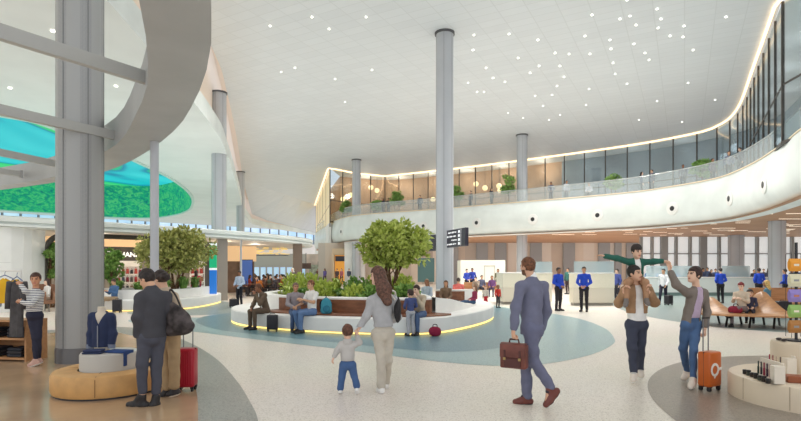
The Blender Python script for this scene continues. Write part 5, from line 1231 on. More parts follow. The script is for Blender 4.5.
# ---- toddler
Y0 = 6.84
figure(Jpx(Y0, dict(head=(347.5,332,0),neck=(347.7,341.5,0),sL=(341.5,344.5,0),sR=(354,344.5,0),eL=(337,351,-.02),wL=(334.3,356.5,-.05),eR=(359.3,342.5,-.0),wR=(357.3,336.5,-.03),pelvis=(347.5,361,0),
    hL=(344,365,0),hR=(351.5,365,0),kL=(341.8,377,-.01),aL=(340.3,388.5,0),tL=(340,392.5,.09),kR=(354.3,376,.01),aR=(357,386.5,-.05),tR=(357.5,392.8,.02),face=(-.25,.95,-.1),f=(-.1,1,0),hdR=(-.1,0,1))),
  dict(s=.60, hs=.84, b=1.0, vox=.0055, skin=(228,186,162), hair=dict(c=(92,60,46),nape=.08,fringe=.05,v=1.02), top=dict(m=cloth((190,186,182),'fleece'),hem=zA(360.5,Y0),sleeve=.95,t=.012,name='hoodie',hood=1.0), trousers=dict(m=cloth((70,98,142),'denim'),loose=1.18,cuff=1.25,end=.95,name='jeans'), shoes=dict(m=mat('shoe_white'),sole=mat('sole_white'),flat=0)),
  'toddler in pale hoodie and jeans walking beside the long haired woman')
# ---- couple at the round bench
Y0 = 6.25
figure(Jpx(Y0, dict(head=(147,279,.02),neck=(152.5,290,0),sL=(141.5,297.5,-.11),sR=(165.5,297.5,.10),eL=(138,318,-.13),wL=(138.5,335,-.08),eR=(170.5,318,.13),wR=(165,330,.25),pelvis=(152.5,331,0),
    hL=(146,337,-.05),hR=(157.5,337,.05),kL=(142,364,-.05),aL=(142.5,395,-.02),tL=(129,404.5,.0),kR=(156.5,364,.05),aR=(156.3,396,.05),tR=(151.5,405,.0),gR=(157,404.5,.06),gL=(146,404.8,-.02),face=(-.88,.22,-.42),f=(-.75,.65,0))),
  dict(s=1.0, skin=(216,170,140), hair=dict(c=(44,36,34),nape=.07), jacket=dict(m=cloth((70,70,76),'wool'),hem=zA(337,Y0),sleeve=.97,t=.02,name='jacket',collar=1,flare=.02,wr=.006), trousers=dict(m=cloth((78,80,92),'trouser'),loose=1.06,cuff=1.0,end=.86), shoes=dict(m=mat('shoe_black',(44,42,44),.5),sole=mat('sole_white'))),
  'man in dark jacket leaning over the round bench display')
Y0 = 6.68
figure(Jpx(Y0, dict(head=(160.5,279,.05),neck=(165,289.5,.05),sL=(158.5,296,.13),sR=(174,296.5,-.02),eL=(158,316,.22),wL=(155,330,.28),eR=(180,314,-.03),wR=(178.7,332.5,.04),pelvis=(168,329,.02),
    hL=(164.5,335,.06),hR=(173,335,-.03),kL=(167,362,.06),aL=(167,390,.05),tL=(160,396.3,.03),kR=(174.3,362,-.02),aR=(174.8,388.5,.02),tR=(168.5,394.8,.0),face=(-.85,.35,-.35),f=(-.7,.7,0),hdR=(0,.2,-1))),
  dict(s=.94, b=.92, skin=(224,182,156), curlR=.8, hair=dict(c=(46,36,34),bun=(P(165,277,6.66),np.array([.06,.06,.06]))), top=dict(m=cloth((196,178,156),'linen'),hem=zA(338,Y0),sleeve=.8,t=.012,name='blouse',wr=.006), trousers=dict(m=cloth((176,148,112),'khaki'),loose=1.22,cuff=1.2,end=.88), shoes=dict(m=mat('shoe_black'),sole=mat('sandal_sole',(220,206,186),.6))),
  'woman in beige blouse and khaki trousers beside the man in dark jacket')
# ---- woman in stripes
Y0 = 8.76
figure(Jpx(Y0, dict(head=(35.6,279.2,0),neck=(35.8,289,.0),sL=(31,293.5,-.04),sR=(40.8,293.5,.05),eL=(25.5,291,-.12),wL=(20.3,284.5,-.05),eR=(31,304.5,-.22),wR=(20.5,301.5,-.12),pelvis=(34.5,310,0),
    hL=(31.5,315,.0),hR=(38,315,.02),kL=(35,337,.0),aL=(36,359.5,.03),tL=(29.5,365.3,-.0),kR=(38.3,337,.03),aR=(38.5,358.5,.12),tR=(32.5,364,.1),face=(.35,-.9,-.12),f=(-.6,.6,0))),
  dict(s=.93, b=.9, vox=.008, skin=(206,150,118), curlL=.8, curlR=.6, hair=dict(c=(70,46,38),nape=.06), top=dict(m=stripes(),hem=zA(311.5,Y0),sleeve=.9,t=.006,name='striped_shirt'), trousers=dict(m=cloth((46,48,66),'denimdark'),loose=.98,end=.92,name='jeans'), shoes=dict(m=mat('shoe_blush',(206,166,152),.6),sole=mat('sole_white'))),
  'woman in striped shirt and dark jeans at the clothes rail')
# ---- family man, child on his shoulders, woman
Y0 = 7.6
figure(Jpx(Y0, dict(head=(634.6,273.2,-.02),neck=(636,286,.03),sL=(625.8,290.5,.02),sR=(648,290.5,.02),eL=(618.8,303,-.03),wL=(624.2,293.2,-.18),eR=(654.6,302.5,-.03),wR=(648.6,292.2,-.18),pelvis=(637,319,0),
    hL=(631.8,324.5,0),hR=(641.5,324.5,.0),kL=(632,348.5,-.08),aL=(634,373,-.06),tL=(633,380.3,-.22),kR=(640.2,348,.06),aR=(640.3,369.5,.22),tR=(641.2,376.2,.1),face=(.62,-.78,-.05),f=(.1,-1,0),hnL=(.3,-.2,.9),hnR=(-.3,-.2,.9),hdL=(.3,-.15,.9),hdR=(-.35,-.15,.9))),
  dict(s=.99, socks=cloth((200,196,190),'sock'), skin=(222,178,150), curlL=.6, curlR=.6, hair=dict(c=(40,34,32),nape=.06,fringe=.055), shirt=dict(m=cloth((238,236,232),'tee'),hem=zA(320.5,Y0),sleeve=.3,t=.004,name='t_shirt'),
    jacket=dict(m=cloth((166,130,98),'suede'),hem=zA(313,Y0),sleeve=.9,t=.020,name='jacket',open=(.045,.075),flare=.01), trousers=dict(m=cloth((64,68,84),'slate'),loose=1.04,end=.97,wr=.007), shoes=dict(m=mat('trainer_cream',(226,214,200),.6),sole=mat('sole_white'))),
  'man in tan jacket and white T-shirt carrying a child on his shoulders')
Y0 = 7.6
figure(Jpx(Y0, dict(head=(636.8,251.2,.04),neck=(636.4,259,.09),sL=(629.8,262,.10),sR=(643.2,262,.10),eL=(616.5,258.3,.06),wL=(604.3,256,.02),eR=(654,261.6,.05),wR=(662.8,261.3,.0),pelvis=(636.2,279.5,.15),
    hL=(631.5,281,.10),hR=(641,281,.10),kL=(627,282.3,-.17),aL=(626.2,299,-.20),tL=(625,306,-.27),kR=(645.5,282.3,-.17),aR=(646.4,298.5,-.20),tR=(648.5,304.5,-.27),face=(.18,-.93,-.28),f=(0,-1,0),hnL=(0,-.3,-1),hnR=(0,-.3,-1))),
  dict(s=.70, hs=.84, b=.98, vox=.0055, skin=(228,186,160), curlL=.1, curlR=.3, hair=dict(c=(46,36,34),fringe=.042,v=1.03), shirt=dict(m=cloth((240,238,234),'tee'),hem=zA(281,7.7),sleeve=.3,t=.0,name='t_shirt'),
    jacket=dict(m=cloth((44,98,84),'green'),hem=zA(279,7.7),sleeve=.95,t=.012,name='cardigan',open=(.04,.055)), trousers=dict(m=cloth((172,132,102),'tan'),loose=1.1,end=.9), shoes=dict(m=mat('trainer_grey',(120,112,108),.6),sole=mat('sole_white'),flat=0), z0=0.),
  'child in green cardigan with arms spread riding on shoulders')
Y0 = 7.3
figure(Jpx(Y0, dict(head=(694.2,274.8,0),neck=(697,288,.03),sL=(687,292.5,-.03),sR=(703.8,293,.07),eL=(676.3,284.8,-.10),wL=(669.6,270.2,-.08),eR=(707,312,.06),wR=(704.8,329.5,-.08),pelvis=(691,318.5,.02),
    hL=(686.5,325,-.01),hR=(696,325,.04),kL=(683.2,348,.12),aL=(686.8,371,.36),tL=(683.2,378.6,.26),kR=(693.3,350.5,-.08),aR=(693.2,378.5,-.08),tR=(690.3,387,-.22),face=(-.96,-.22,.06),f=(-.35,-.93,0),hdL=(-.12,0,1),hnL=(-.7,-.3,0),hdR=(-.02,0,-1),hnR=(-.8,.3,0))),
  dict(s=.96, b=.90, skin=(228,186,160), curlL=.4, curlR=.9, hair=dict(c=(56,38,34),nape=.085,side=.04,fringe=.05,v=1.04), shirt=dict(m=cloth((186,166,188),'lilac'),hem=zA(317.5,Y0),sleeve=.3,t=.004,name='t_shirt'),
    jacket=dict(m=cloth((124,114,106),'taupe'),hem=zA(327,Y0),sleeve=.92,t=.012,name='cardigan',open=(.05,.085),flare=.012), trousers=dict(m=cloth((78,106,146),'denim2'),loose=.98,end=.95,wr=.006,name='jeans'), shoes=dict(m=mat('trainer_cream'),sole=mat('sole_white'))),
  'smiling woman in taupe cardigan reaching up to the child')
# ================================================================== everyone else: shared pose shapes, own clothes
def tmpl(pose, fem=0):
    A = lambda *v: np.array(v, float)
    J = dict(head=A(0,-.015,1.63),neck=A(0,.012,1.465),sL=A(-.185,.01,1.40),sR=A(.185,.01,1.40),eL=A(-.235,.03,1.13),eR=A(.235,.03,1.13),wL=A(-.225,-.06,.89),wR=A(.225,-.06,.89),pelvis=A(0,0,.95),
        hL=A(-.09,0,.91),hR=A(.09,0,.91),kL=A(-.10,-.015,.50),kR=A(.10,-.015,.50),aL=A(-.10,.03,.085),aR=A(.10,.03,.085),tL=A(-.125,-.16,.032),tR=A(.125,-.16,.032),face=A(0,-1,-.05),f=A(0,-1,0))
    if pose == 'phone': J.update(eL=A(-.23,-.03,1.14),wL=A(-.09,-.27,1.18),eR=A(.235,.0,1.13),face=A(0,-.9,-.35))
    if pose == 'clasp': J.update(eL=A(-.25,.03,1.14),wL=A(-.09,-.18,1.0),eR=A(.25,.03,1.14),wR=A(.09,-.18,1.0))
    if pose == 'walk': J.update(kL=A(-.09,-.17,.52),aL=A(-.09,-.27,.095),tL=A(-.10,-.45,.06),kR=A(.09,.03,.50),aR=A(.09,.28,.15),tR=A(.10,.17,.035),eL=A(-.23,.12,1.15),wL=A(-.22,.12,.90),eR=A(.23,-.06,1.14),wR=A(.2,-.24,.95))
    if pose.startswith('sit'):
        J.update(pelvis=A(0,0,.56),neck=A(0,-.0,1.07),head=A(0,-.04,1.235),sL=A(-.185,0,1.0),sR=A(.185,0,1.0),eL=A(-.23,-.06,.74),eR=A(.23,-.06,.74),wL=A(-.13,-.30,.66),wR=A(.13,-.30,.66),hL=A(-.09,-.02,.53),hR=A(.09,-.02,.53),kL=A(-.12,-.43,.51),kR=A(.12,-.43,.51),aL=A(-.12,-.42,.085),aR=A(.12,-.42,.085),tL=A(-.13,-.59,.032),tR=A(.13,-.59,.032))
    if pose == 'sit_lean': J.update(neck=A(0,-.16,1.03),head=A(0,-.24,1.18),sL=A(-.18,-.14,.97),sR=A(.18,-.14,.97),eL=A(-.2,-.26,.72),eR=A(.2,-.3,.74),wL=A(-.05,-.42,.62),wR=A(.06,-.36,.99),face=A(-.2,-.9,-.2))
    if pose == 'sit_talk': J.update(eR=A(.25,-.12,.78),wR=A(.12,-.36,.86),eL=A(-.24,-.1,.76),wL=A(-.12,-.36,.7),kL=A(-.14,-.44,.51),aL=A(-.14,-.30,.085),tL=A(-.15,-.47,.032))
    if pose == 'sit_read': J.update(wL=A(-.10,-.34,.86),wR=A(.10,-.34,.86),eL=A(-.22,-.08,.76),eR=A(.22,-.08,.76),face=A(0,-.85,-.4),kR=A(.06,-.45,.58),aR=A(-.12,-.62,.36),tR=A(-.16,-.78,.36))
    if pose == 'sit_floor': J.update(pelvis=A(0,0,.12),neck=A(0,.08,.62),head=A(0,.07,.78),sL=A(-.17,.07,.55),sR=A(.17,.07,.55),eL=A(-.2,.06,.30),eR=A(.2,.06,.30),wL=A(-.14,-.2,.22),wR=A(.14,-.2,.22),hL=A(-.09,-.02,.10),hR=A(.09,-.02,.10),kL=A(-.1,-.42,.14),kR=A(.1,-.42,.14),aL=A(-.1,-.82,.08),aR=A(.1,-.82,.08),tL=A(-.12,-.9,.2),tR=A(.12,-.9,.2))
    if pose == 'back_hold': J.update(eL=A(-.25,.0,1.15),wL=A(-.14,-.22,1.05),eR=A(.25,.0,1.15),wR=A(.14,-.22,1.05),face=A(.2,-.95,-.2))
    if fem:
        for k in ('sL','sR','eL','eR'): J[k] = J[k]*A(.9,1,1)
    return J
ARCH = {}
def archetype(pose, hair, top, bottom, vox, child=0):
    key = (pose, hair, top, bottom, vox, child)
    if key in ARCH: return ARCH[key]
    fem = hair != 'short'; J = tmpl(pose, fem); sit = pose.startswith('sit'); hz = J['pelvis'][2]
    if child:
        for k, v in J.items():
            pass
    fw = np.array([0,-1.,0]); up = nrm(J['neck']-J['pelvis'])
    hcfg = dict(c=(50,40,36))
    hc = J['head']
    if hair == 'long': hcfg['long'] = [(hc+arr(0,.03,.02), hc+arr(0,.085,-.16), .085,.08,1.3), (hc+arr(0,.085,-.16), hc+arr(0,.10,-.27), .08,.05,1.5)]
    if hair == 'bun': hcfg['bun'] = (hc+arr(0,.11,.03), .05)
    S = dict(vox=vox, b=.92 if fem else 1., hair=None if hair == 'bald' else hcfg, fr=1.25 if vox > .01 else 1., hs=1.45 if child else 1., sit=sit,
        trousers=dict(m=cloth((60,60,70)), loose=1.05, end=.94, skirt=(.45 if not sit else None) if bottom == 'skirt' else None), shoes=dict(m=mat('shoe_black'),flat=1))
    hem = hz-.06 if not sit else hz-.03
    if top == 'jacket':
        S['shirt'] = dict(m=cloth((230,230,230)), hem=hem, sleeve=.3, t=.002, name='shirt'); S['jacket'] = dict(m=cloth((80,80,80)), hem=hem-.03, sleeve=.96, t=.016, name='jacket', open=(.03,.06), flare=.006)
    elif top == 'tee': S['top'] = dict(m=cloth((200,200,200)), hem=hem, sleeve=.3, t=.006, name='t_shirt')
    else: S['top'] = dict(m=cloth((200,200,200)), hem=hem, sleeve=.95, t=.008, name='shirt')
    ARCH[key] = figure(J, S, '', loc=(0,0,0), parts_only=True); return ARCH[key]
SKT = [(224,182,154),(206,160,128),(150,104,78),(232,196,172),(186,138,106)]
npeople = [0]
def put(label, x, y, yaw, H=1.7, pose='stand', hair='short', top='shirt', topc=(200,200,200), botc=(50,50,58), bottom='trousers', hairc=(46,38,36), z=0., skinc=None, group=None, vox=None, under=(232,230,226), shoec=None, child=0):
    """yaw 0 faces the camera; positive turns towards the photo's left"""
    vox = vox or (.012 if y < 16.5 else (.016 if y < 24 else .024))
    parts = archetype(pose, hair, top, bottom, vox, child); npeople[0] += 1
    t = thing('person', label, 'person', (x,y,z), -yaw, group=group, local=True); k = H/1.75; t.scale = (k,k,k)
    sk_ = skin(skinc or SKT[npeople[0]*7 % 5])
    cm_ = {'hair':hairm(hairc),'shirt':cloth(under if top == 'jacket' else topc),'t_shirt':cloth(topc),'jacket':cloth(topc),'trousers':cloth(botc),'shoe':mat('shoe_black') if shoec is None else mat('shoe_%d_%d' % (shoec[0],shoec[2]),shoec,.5)}
    for nm, me in parts:
        o = bpy.data.objects.new(nm, me); COL.objects.link(o); o.parent = t
        m = sk_ if nm == 'body' else cm_.get(nm)
        if m is not None: o.material_slots[0].link = 'OBJECT'; o.material_slots[0].material = m
    return t
def at(px, Y): return (px-CX)*Y/F, Y
pi_ = math.pi
BLUE = (38,74,190); NAVY = (40,44,62); DK = (52,48,52)
# --- island sitters
put('man in brown jacket sitting hunched at the left end of the island', *at(265.5,14.42), .75, 1.68, 'sit_lean', top='jacket', topc=(104,88,72), botc=(96,80,66), hairc=(96,62,44))
put('man in grey shirt and jeans sitting beside the man in white T-shirt', *at(295.5,13.9), -.35, 1.66, 'sit_talk', topc=(150,142,146), botc=(74,92,126), hair='short', hairc=(120,96,84), skinc=(186,138,106))
put('man in white T-shirt sitting turned left beside the teal backpack', *at(312,13.66), .8, 1.76, 'sit_talk', top='tee', topc=(232,230,226), botc=(98,124,164), hairc=(120,76,50))
put('seated man in jeans and beige top behind the child in a navy sweater', *at(420.5,13.28), .5, 1.68, 'sit_lean', topc=(188,172,150), botc=(78,98,132), hairc=(60,46,40))
put('child in navy and rose sweater with grey leggings standing against the seated man', *at(410.5,12.78), pi_*.86, 1.12, 'back_hold', topc=(74,84,128), botc=(176,176,182), hairc=(64,48,42), child=1)
put('woman in pale blue sweater sitting at the rear of the island by the tall column', *at(427,18.9), .5, 1.66, 'sit', hair='long', topc=(176,190,204), botc=(60,62,74), hairc=(120,90,66), z=.0)
put('person in brown striped top sitting before the rear backrest of the island', *at(446,18.75), .25, 1.6, 'sit', hair='long', topc=(124,100,80), botc=(66,58,60), hairc=(96,66,46))
put('person in coral top sitting on the far rim of the island with back turned', *at(458.5,21.85), pi_, 1.66, 'sit', topc=(220,112,104), botc=(60,62,80), hairc=(58,42,38))
put('girl in maroon top sitting with legs stretched on the right end of the island', *at(473.5,18.0), 1.25, 1.25, 'sit_floor', hair='long', topc=(150,54,84), botc=(66,92,124), hairc=(120,84,60), z=.435)
put('small child in pale top and red skirt standing beyond the island', *at(485.7,21.6), .4, .93, 'stand', hair='long', topc=(214,204,192), botc=(196,40,52), bottom='skirt', hairc=(150,110,80), child=1)
put('small child in red top and dark trousers standing right of the red skirt', *at(498,22.0), -.4, .95, 'stand', topc=(206,58,48), botc=(58,56,60), hairc=(120,84,60), child=1)
# --- standing man with case, planter sitter, chair sitter
put('man in pale blue shirt standing by the cafe with a black case', *at(239.5,22.4), .4, 1.58, 'back_hold', topc=(186,200,220), botc=(40,38,46), hairc=(60,50,46), skinc=(150,104,78))
put('seated person in blue jacket reading on the curved planter bench', *at(114.5,20.2), .45, 1.64, 'sit_read', topc=(74,108,150), botc=(176,152,122), hairc=(70,52,44))
put('woman in white top sitting in the round brown lounge chair', *at(47.5,20.25), .6, 1.62, 'sit', hair='long', topc=(238,236,230), botc=(180,160,140), hairc=(60,44,40))
put('person in pink top browsing the narrow handbag shelf', *at(196,24.6), 2.6, 1.6, 'stand', hair='long', topc=(206,60,92), botc=(70,70,90), hairc=(60,44,40))
# --- officers in blue
put('officer in blue shirt standing left of the gap between the ivory counters', *at(558.5,20.5), -.55, 1.72, 'clasp', topc=BLUE, botc=(44,40,44))
put('officer in blue shirt standing before the right ivory counter', *at(584,20.1), .5, 1.74, 'clasp', topc=BLUE, botc=(40,38,44))
put('person in dark green top standing far back in the gap between counters', *at(567.8,34), 1.0, 1.72, 'stand', topc=(52,104,98), botc=(58,42,46))
put('person in blue shirt half hidden right of the ivory counter', *at(617,25.6), 1.2, 1.66, 'stand', topc=(70,84,150), botc=(50,50,60))
put('left one of two blue officers before the white partition box', *at(466.8,35), -.6, 1.66, 'clasp', topc=(48,70,170), botc=(40,40,50))
put('right one of two blue officers before the white partition box', *at(472.3,35.4), .6, 1.72, 'clasp', topc=(48,70,170), botc=(40,40,50))
put('dark haired person in olive standing at right of the white partition box', *at(498,36), .3, 1.66, 'stand', hair='long', topc=(104,104,74), botc=(72,56,54))
put('man in white shirt and dark trousers walking with a dark bag beyond the family', *at(663.5,24), .8, 1.66, 'walk', topc=(236,238,242), botc=(44,44,60))
put('officer in blue reaching out just left of the man in white shirt', *at(657.5,33.6), -1.1, 1.66, 'phone', topc=(66,92,170), botc=(40,40,50))
put('officer in bright blue seen from behind at the left end of the wave bench', *at(720.5,25), pi_, 1.70, 'clasp', topc=BLUE, botc=(38,36,42))
put('officer in bright blue seen from behind beyond the middle of the wave bench', *at(759,25.4), pi_, 1.70, 'clasp', topc=BLUE, botc=(38,36,42))
put('officer in blue partly hidden behind the spinner rack', *at(785,25.2), pi_*.8, 1.66, 'clasp', topc=(44,74,176), botc=(38,36,42))
put('officer in blue behind the low counter between two other officers', *at(734,33.6), 0, 1.68, 'stand', topc=(58,96,190), botc=(40,40,50))
put('officer in blue leaning behind the counter next to the raised arm', *at(678,33.6), -.5, 1.6, 'phone', topc=(52,92,200), botc=(40,40,50))
qp = [(648,37,(96,130,176)),(686,38,(70,80,110)),(703,37,(50,60,90)),(707.5,38.5,(84,104,140)),(711.5,37.5,(60,62,80)),(715.5,39,(70,100,160)),(727,38,(66,70,84)),(745,38.2,(86,96,120)),(754,37,(52,52,62)),(763.7,37.6,(64,70,90)),(768.7,38.6,(50,50,60)),(776,39.4,(80,80,96)),(792,38,(60,66,86)),(797,39,(70,90,140))]
for k, (px, Y, c) in enumerate(qp):
    put('traveller waiting in the queue behind the low counter, %s from the left' % ['first','second','third','fourth','fifth','sixth','seventh','eighth','ninth','tenth','eleventh','twelfth','thirteenth','last'][k], *at(px,Y), [0,.6,-.5,1.2][k%4], 1.62+.05*(k%4), 'stand', hair='long' if k%3 == 1 else 'short', topc=c, botc=DK, group='queue of travellers under the mezzanine')
# --- wave bench sitters
def wavez(px): return 0.
put('person in beige top with maroon hair lounging in the dip of the wave bench', *at(741.5,15.0), .9, 1.64, 'sit_read', hair='bun', topc=(206,190,170), botc=(120,110,112), hairc=(120,46,50))
put('child with dark hair in navy sitting on the wave bench beside the reader', *at(750,15.1), .6, 1.2, 'sit', topc=(60,62,84), botc=(56,56,66), child=1, z=.10)
put('blond woman in teal dress sitting with back turned behind the wave', *at(767.5,17.6), pi_*.8, 1.64, 'sit', hair='long', topc=(88,130,150), botc=(70,100,130), hairc=(198,164,104), bottom='skirt')
# --- seated group beyond the island
put('person in purple sitting on the oak seats beyond the red top child', *at(492,31.2), .3, 1.62, 'sit', hair='long', topc=(110,70,120), botc=(64,56,80))
put('person in grey sitting on the oak seats below the blue officers', *at(481.5,31.2), -.4, 1.66, 'sit', topc=(92,96,120), botc=(56,56,66))
put('person in taupe sitting at the left of the oak seats', *at(477,31.1), .5, 1.6, 'sit_lean', topc=(150,134,120), botc=(90,84,84))
ob2 = thing('oak_seat_row', 'row of oak seats before the white partition box', 'bench', (*at(486,31.3),0)); c = arr(*at(486,31.3),0)
MB().box(c+arr(0,0,.42),(2.6,.5,.06)).build('seat', M_WAVE, ob2); MB().box(c+arr(0,.27,.65),(2.6,.05,.4)).build('backrest', M_WAVE, ob2)
for sx in (-1.1,0,1.1): MB().box(c+arr(sx,0,.2),(.07,.45,.4)).build('leg', M_DARKM, ob2)
# --- mezzanine visitors and plants
mz = [(374.5,'stand',(60,60,72),0,'left one of two dark figures behind the balustrade left of the tall column'),(383,'stand',(70,72,88),.8,'right one of two dark figures behind the balustrade left of the tall column'),(388.5,'phone',(50,52,66),-.6,'dark figure near the bend of the balustrade left of the tall column'),(420,'stand',(96,110,130),.4,'figure in grey blue behind the balustrade just left of the tall column'),(470.5,'stand',(86,88,100),1.,'lone figure behind the balustrade right of the tall column'),(491.5,'phone',(64,68,84),-.7,'figure behind the balustrade left of the mezzanine column'),(551,'clasp',(74,82,104),.5,'figure behind the balustrade right of the mezzanine column'),(566.5,'stand',(170,176,186),-.4,'pale figure behind the balustrade next to the one in grey'),(589,'sit',(184,188,196),.6,'pale seated figure behind the balustrade left of the potted tree'),(641.5,'stand',(58,70,104),-1.2,'left one of a talking pair behind the balustrade right of the potted tree'),(652,'stand',(50,56,84),1.2,'right one of a talking pair behind the balustrade right of the potted tree'),(683,'stand',(92,96,110),.3,'small figure behind the balustrade left of the corner plant'),(712.5,'stand',(96,84,100),-.3,'figure standing in front of the corner plant on the mezzanine'),(729,'stand',(120,128,150),.5,'pale figure behind the balustrade right of the corner plant'),(740,'phone',(60,66,86),1.3,'figure leaning at the balustrade where the glazing turns')]
for k, (px, pose, c, yaw, lab_) in enumerate(mz):
    p, nr = near_path(px, FT, 7); q = p-nr*1.0; q = q*1.0; u = (px-CX)/F; 
    Y = p[1]+1.5; put(lab_, u*Y, Y, yaw, 1.72, pose, hair='long' if k%4 == 1 else 'short', topc=c, botc=NAVY, z=6.9, group='visitors on the mezzanine')
for k, (px, h, lab_) in enumerate([(346,1.9,'potted tree on the mezzanine by the corner column'),(397,2.2,'potted tree on the mezzanine left of the tall column'),(456.5,2.4,'potted tree on the mezzanine right of the tall column'),(508,2.6,'potted tree on the mezzanine beside its column'),(613.5,1.7,'potted shrub on the mezzanine near the middle of the glazing'),(703,1.6,'potted shrub at the mezzanine corner'),(378,1.5,'low potted shrub on the mezzanine behind the dark figures')]):
    p, nr = near_path(px, FT, 7); Y = p[1]+1.5; x = (px-CX)*Y/F
    t = tree('potted_tree', lab_, (x,Y,6.9), 6.9+h*.68, .62, h*.34, 26, 60, M_LEAFD, 70+k, stems=2, ln=.16)
    MB().lathe([(.2,6.9),(.26,7.3),(.22,7.3)], (x,Y,0), 16).build('pot', mat('pot_grey',(150,148,144),.6), t, 'auto')
# --- cafe crowd
tabs = [(252,31.5),(259,33.5),(266,31.8),(273,34),(279.5,32),(286,34.5),(263,37.5),(276,38.5),(285,38.5),(262,35.4)]
for k, (px, Y) in enumerate(tabs):
    x, y = at(px, Y); cafe_table(x, y, 'round wooden cafe table, %s from the left under the lattice' % ['first','third','fifth','sixth','eighth','last','fourth in the rear row,','seventh in the rear row,','ninth in the rear row,','second in the rear row,'][k])
R = random.Random(12); ch0 = None; cols_ = [(110,74,62),(150,58,54),(72,66,70),(176,150,128),(96,80,90),(206,120,52),(60,70,96),(190,180,172),(134,96,80),(84,96,84)]
nmc = {(110,74,62):'russet',(150,58,54):'brick red',(72,66,70):'charcoal',(176,150,128):'sand',(96,80,90):'plum grey',(206,120,52):'orange',(60,70,96):'navy',(190,180,172):'pale grey',(134,96,80):'cocoa',(84,96,84):'moss'}
on_ = ['first','second','third','fourth','fifth','sixth','seventh','eighth','ninth','tenth','eleventh','twelfth','thirteenth','fourteenth','fifteenth','sixteenth','seventeenth','eighteenth','nineteenth','last']
seats = []
for k, (px, Y) in enumerate(tabs):
    for sgn in (-1,1): seats.append((px, Y, sgn))
seats.sort(key=lambda q: at(q[0],q[1])[0]/q[1]+q[2]*.62/q[1])
for k, (px, Y, sgn) in enumerate(seats):
    x, y = at(px, Y); x += sgn*.62; y += R.uniform(-.12,.12); yw = sgn*pi_/2+R.uniform(-.3,.3)   # face the table
    if ch0 is None: ch0 = cafe_chair(); c_ = ch0
    else: c_ = copy_tree(ch0)
    c_.location = (x,y,0); c_.rotation_euler = (0,0,-yw); c_['label'] = 'dark brown cafe chair, %s from the left among the cafe tables' % on_[k]
    tc_ = cols_[k % 10] if k != 11 else (232,130,40)
    put('cafe guest in %s top, %s from the left at the cafe tables' % (nmc.get(tc_,'bright orange'), on_[k]), x, y-.0, yw, 1.62+.03*(k%4), ['sit','sit_talk','sit_lean'][k%3], hair=['short','long','short','bun'][k%4], topc=tc_, botc=DK, group='guests at the cafe')
put('pale grey haired person standing by the brown cafe pier', *at(292.5,32.4), .5, 1.72, 'stand', hair='long', topc=(92,88,92), botc=(70,62,64), hairc=(216,206,194))
# --- corridor strollers
for px, Y, c, b_, lab_ in [(324.8,56,(96,84,150),(60,56,70),'person in violet walking near the corridor sign box'),(318,58,(120,80,70),(60,50,52),'person in brown by the pale corridor wall'),(337,53,(86,70,72),(50,46,50),'person in dark clothes left of the amber shop doorway'),(341.5,54,(196,110,120),(90,60,70),'person in pink in front of the amber shop'),(349,52,(70,76,90),(214,210,206),'person in grey top and white trousers right of the amber shop')]:
    put(lab_, *at(px,Y), .4, 1.7, 'walk', hair='long' if px in (324.8,341.5) else 'short', topc=c, botc=b_)

# ================================================================== bags and cases
def suitcase(label, c, w, d, h, rz, m, hh, name='suitcase', grooves=True, pull=.16, logo=None):
    t = thing(name, label, 'suitcase', c, rz, local=True)
    sh = MB(); sh.box((0,0,.06+h/2),(w,d,h)); sh.build('shell', m, t, 'auto', bevel=min(w,d)*.16, seg=3)
    if grooves:
        g = MB(); g2 = MB()
        for k in range(7):
            x = -w*.36+w*.72*k/6; g.box((x,-d/2-.001,.06+h/2),(w*.05,.012,h*.82)); g2.box((x,d/2+.001,.06+h/2),(w*.05,.012,h*.82))
        g.build('rib_panel', m, t, bevel=.003); g2.build('rib_panel', m, t, bevel=.003)
    MB().box((0,0,.06+h/2),(w*1.004,.008,h*1.0)).build('zip_line', mat('zip_dark',(50,44,44),.5), t, bevel=.003)
    for sx in (-1,1):
        for sy in (-1,1):
            wh = MB(); wh.tube([(sx*w*.38-.012,sy*d*.32,.028),(sx*w*.38+.012,sy*d*.32,.028)], .028, 12); o = wh.build('wheel', mat('wheel_black',(38,38,40),.5), t, 'auto')
            MB().box((sx*w*.38,sy*d*.32,.055),(.04,.04,.03)).build('caster', mat('zip_dark'), t)
    if hh > h+.1:
        for sx in (-1,1): MB().tube([(sx*pull/2,d*.3,.06+h-.02),(sx*pull/2,d*.3,hh)], .008, 8).build('pull_rod', mat('rod_grey',(120,120,124),.3,.7), t, 'auto')
        MB().bar((-pull/2-.015,d*.3,hh),(pull/2+.015,d*.3,hh), .03, .022).build('pull_grip', mat('zip_dark'), t, bevel=.005)
    else: MB().tube([(-.07,0,.06+h),(-.06,0,.09+h),(.06,0,.09+h),(.07,0,.06+h)], .01, 8).build('handle', mat('zip_dark'), t, 'auto')
    if logo:
        lg = MB(); y = -d/2-.004
        for k in range(16):
            a0_, a1_ = k*2*pi_/16, (k+1)*2*pi_/16; lg.bar((logo*math.cos(a0_)-.03,y,.06+h*.5+logo*math.sin(a0_)),(logo*math.cos(a1_)-.03,y,.06+h*.5+logo*math.sin(a1_)),.006,.032)
        lg.bar((logo-.03,y,.06+h*.5),(logo+.05,y,.06+h*.52),.006,.034); lg.bar((-.03-logo*.2,y,.06+h*.5-logo*1.5),(-.03+logo*.2,y,.06+h*.5-logo),.006,.02)
        lg.build('emblem', mat('emblem_white',(236,232,226),.4), t)
    return t
p = P(709.5,390,7.08); suitcase('orange hard shell suitcase with white emblem beside the woman in taupe cardigan', (p[0],p[1],0), .28,.175,.47, math.radians(29), mat('orange_shell',(196,96,34),.28), .98, logo=.075, pull=.12, grooves=False)
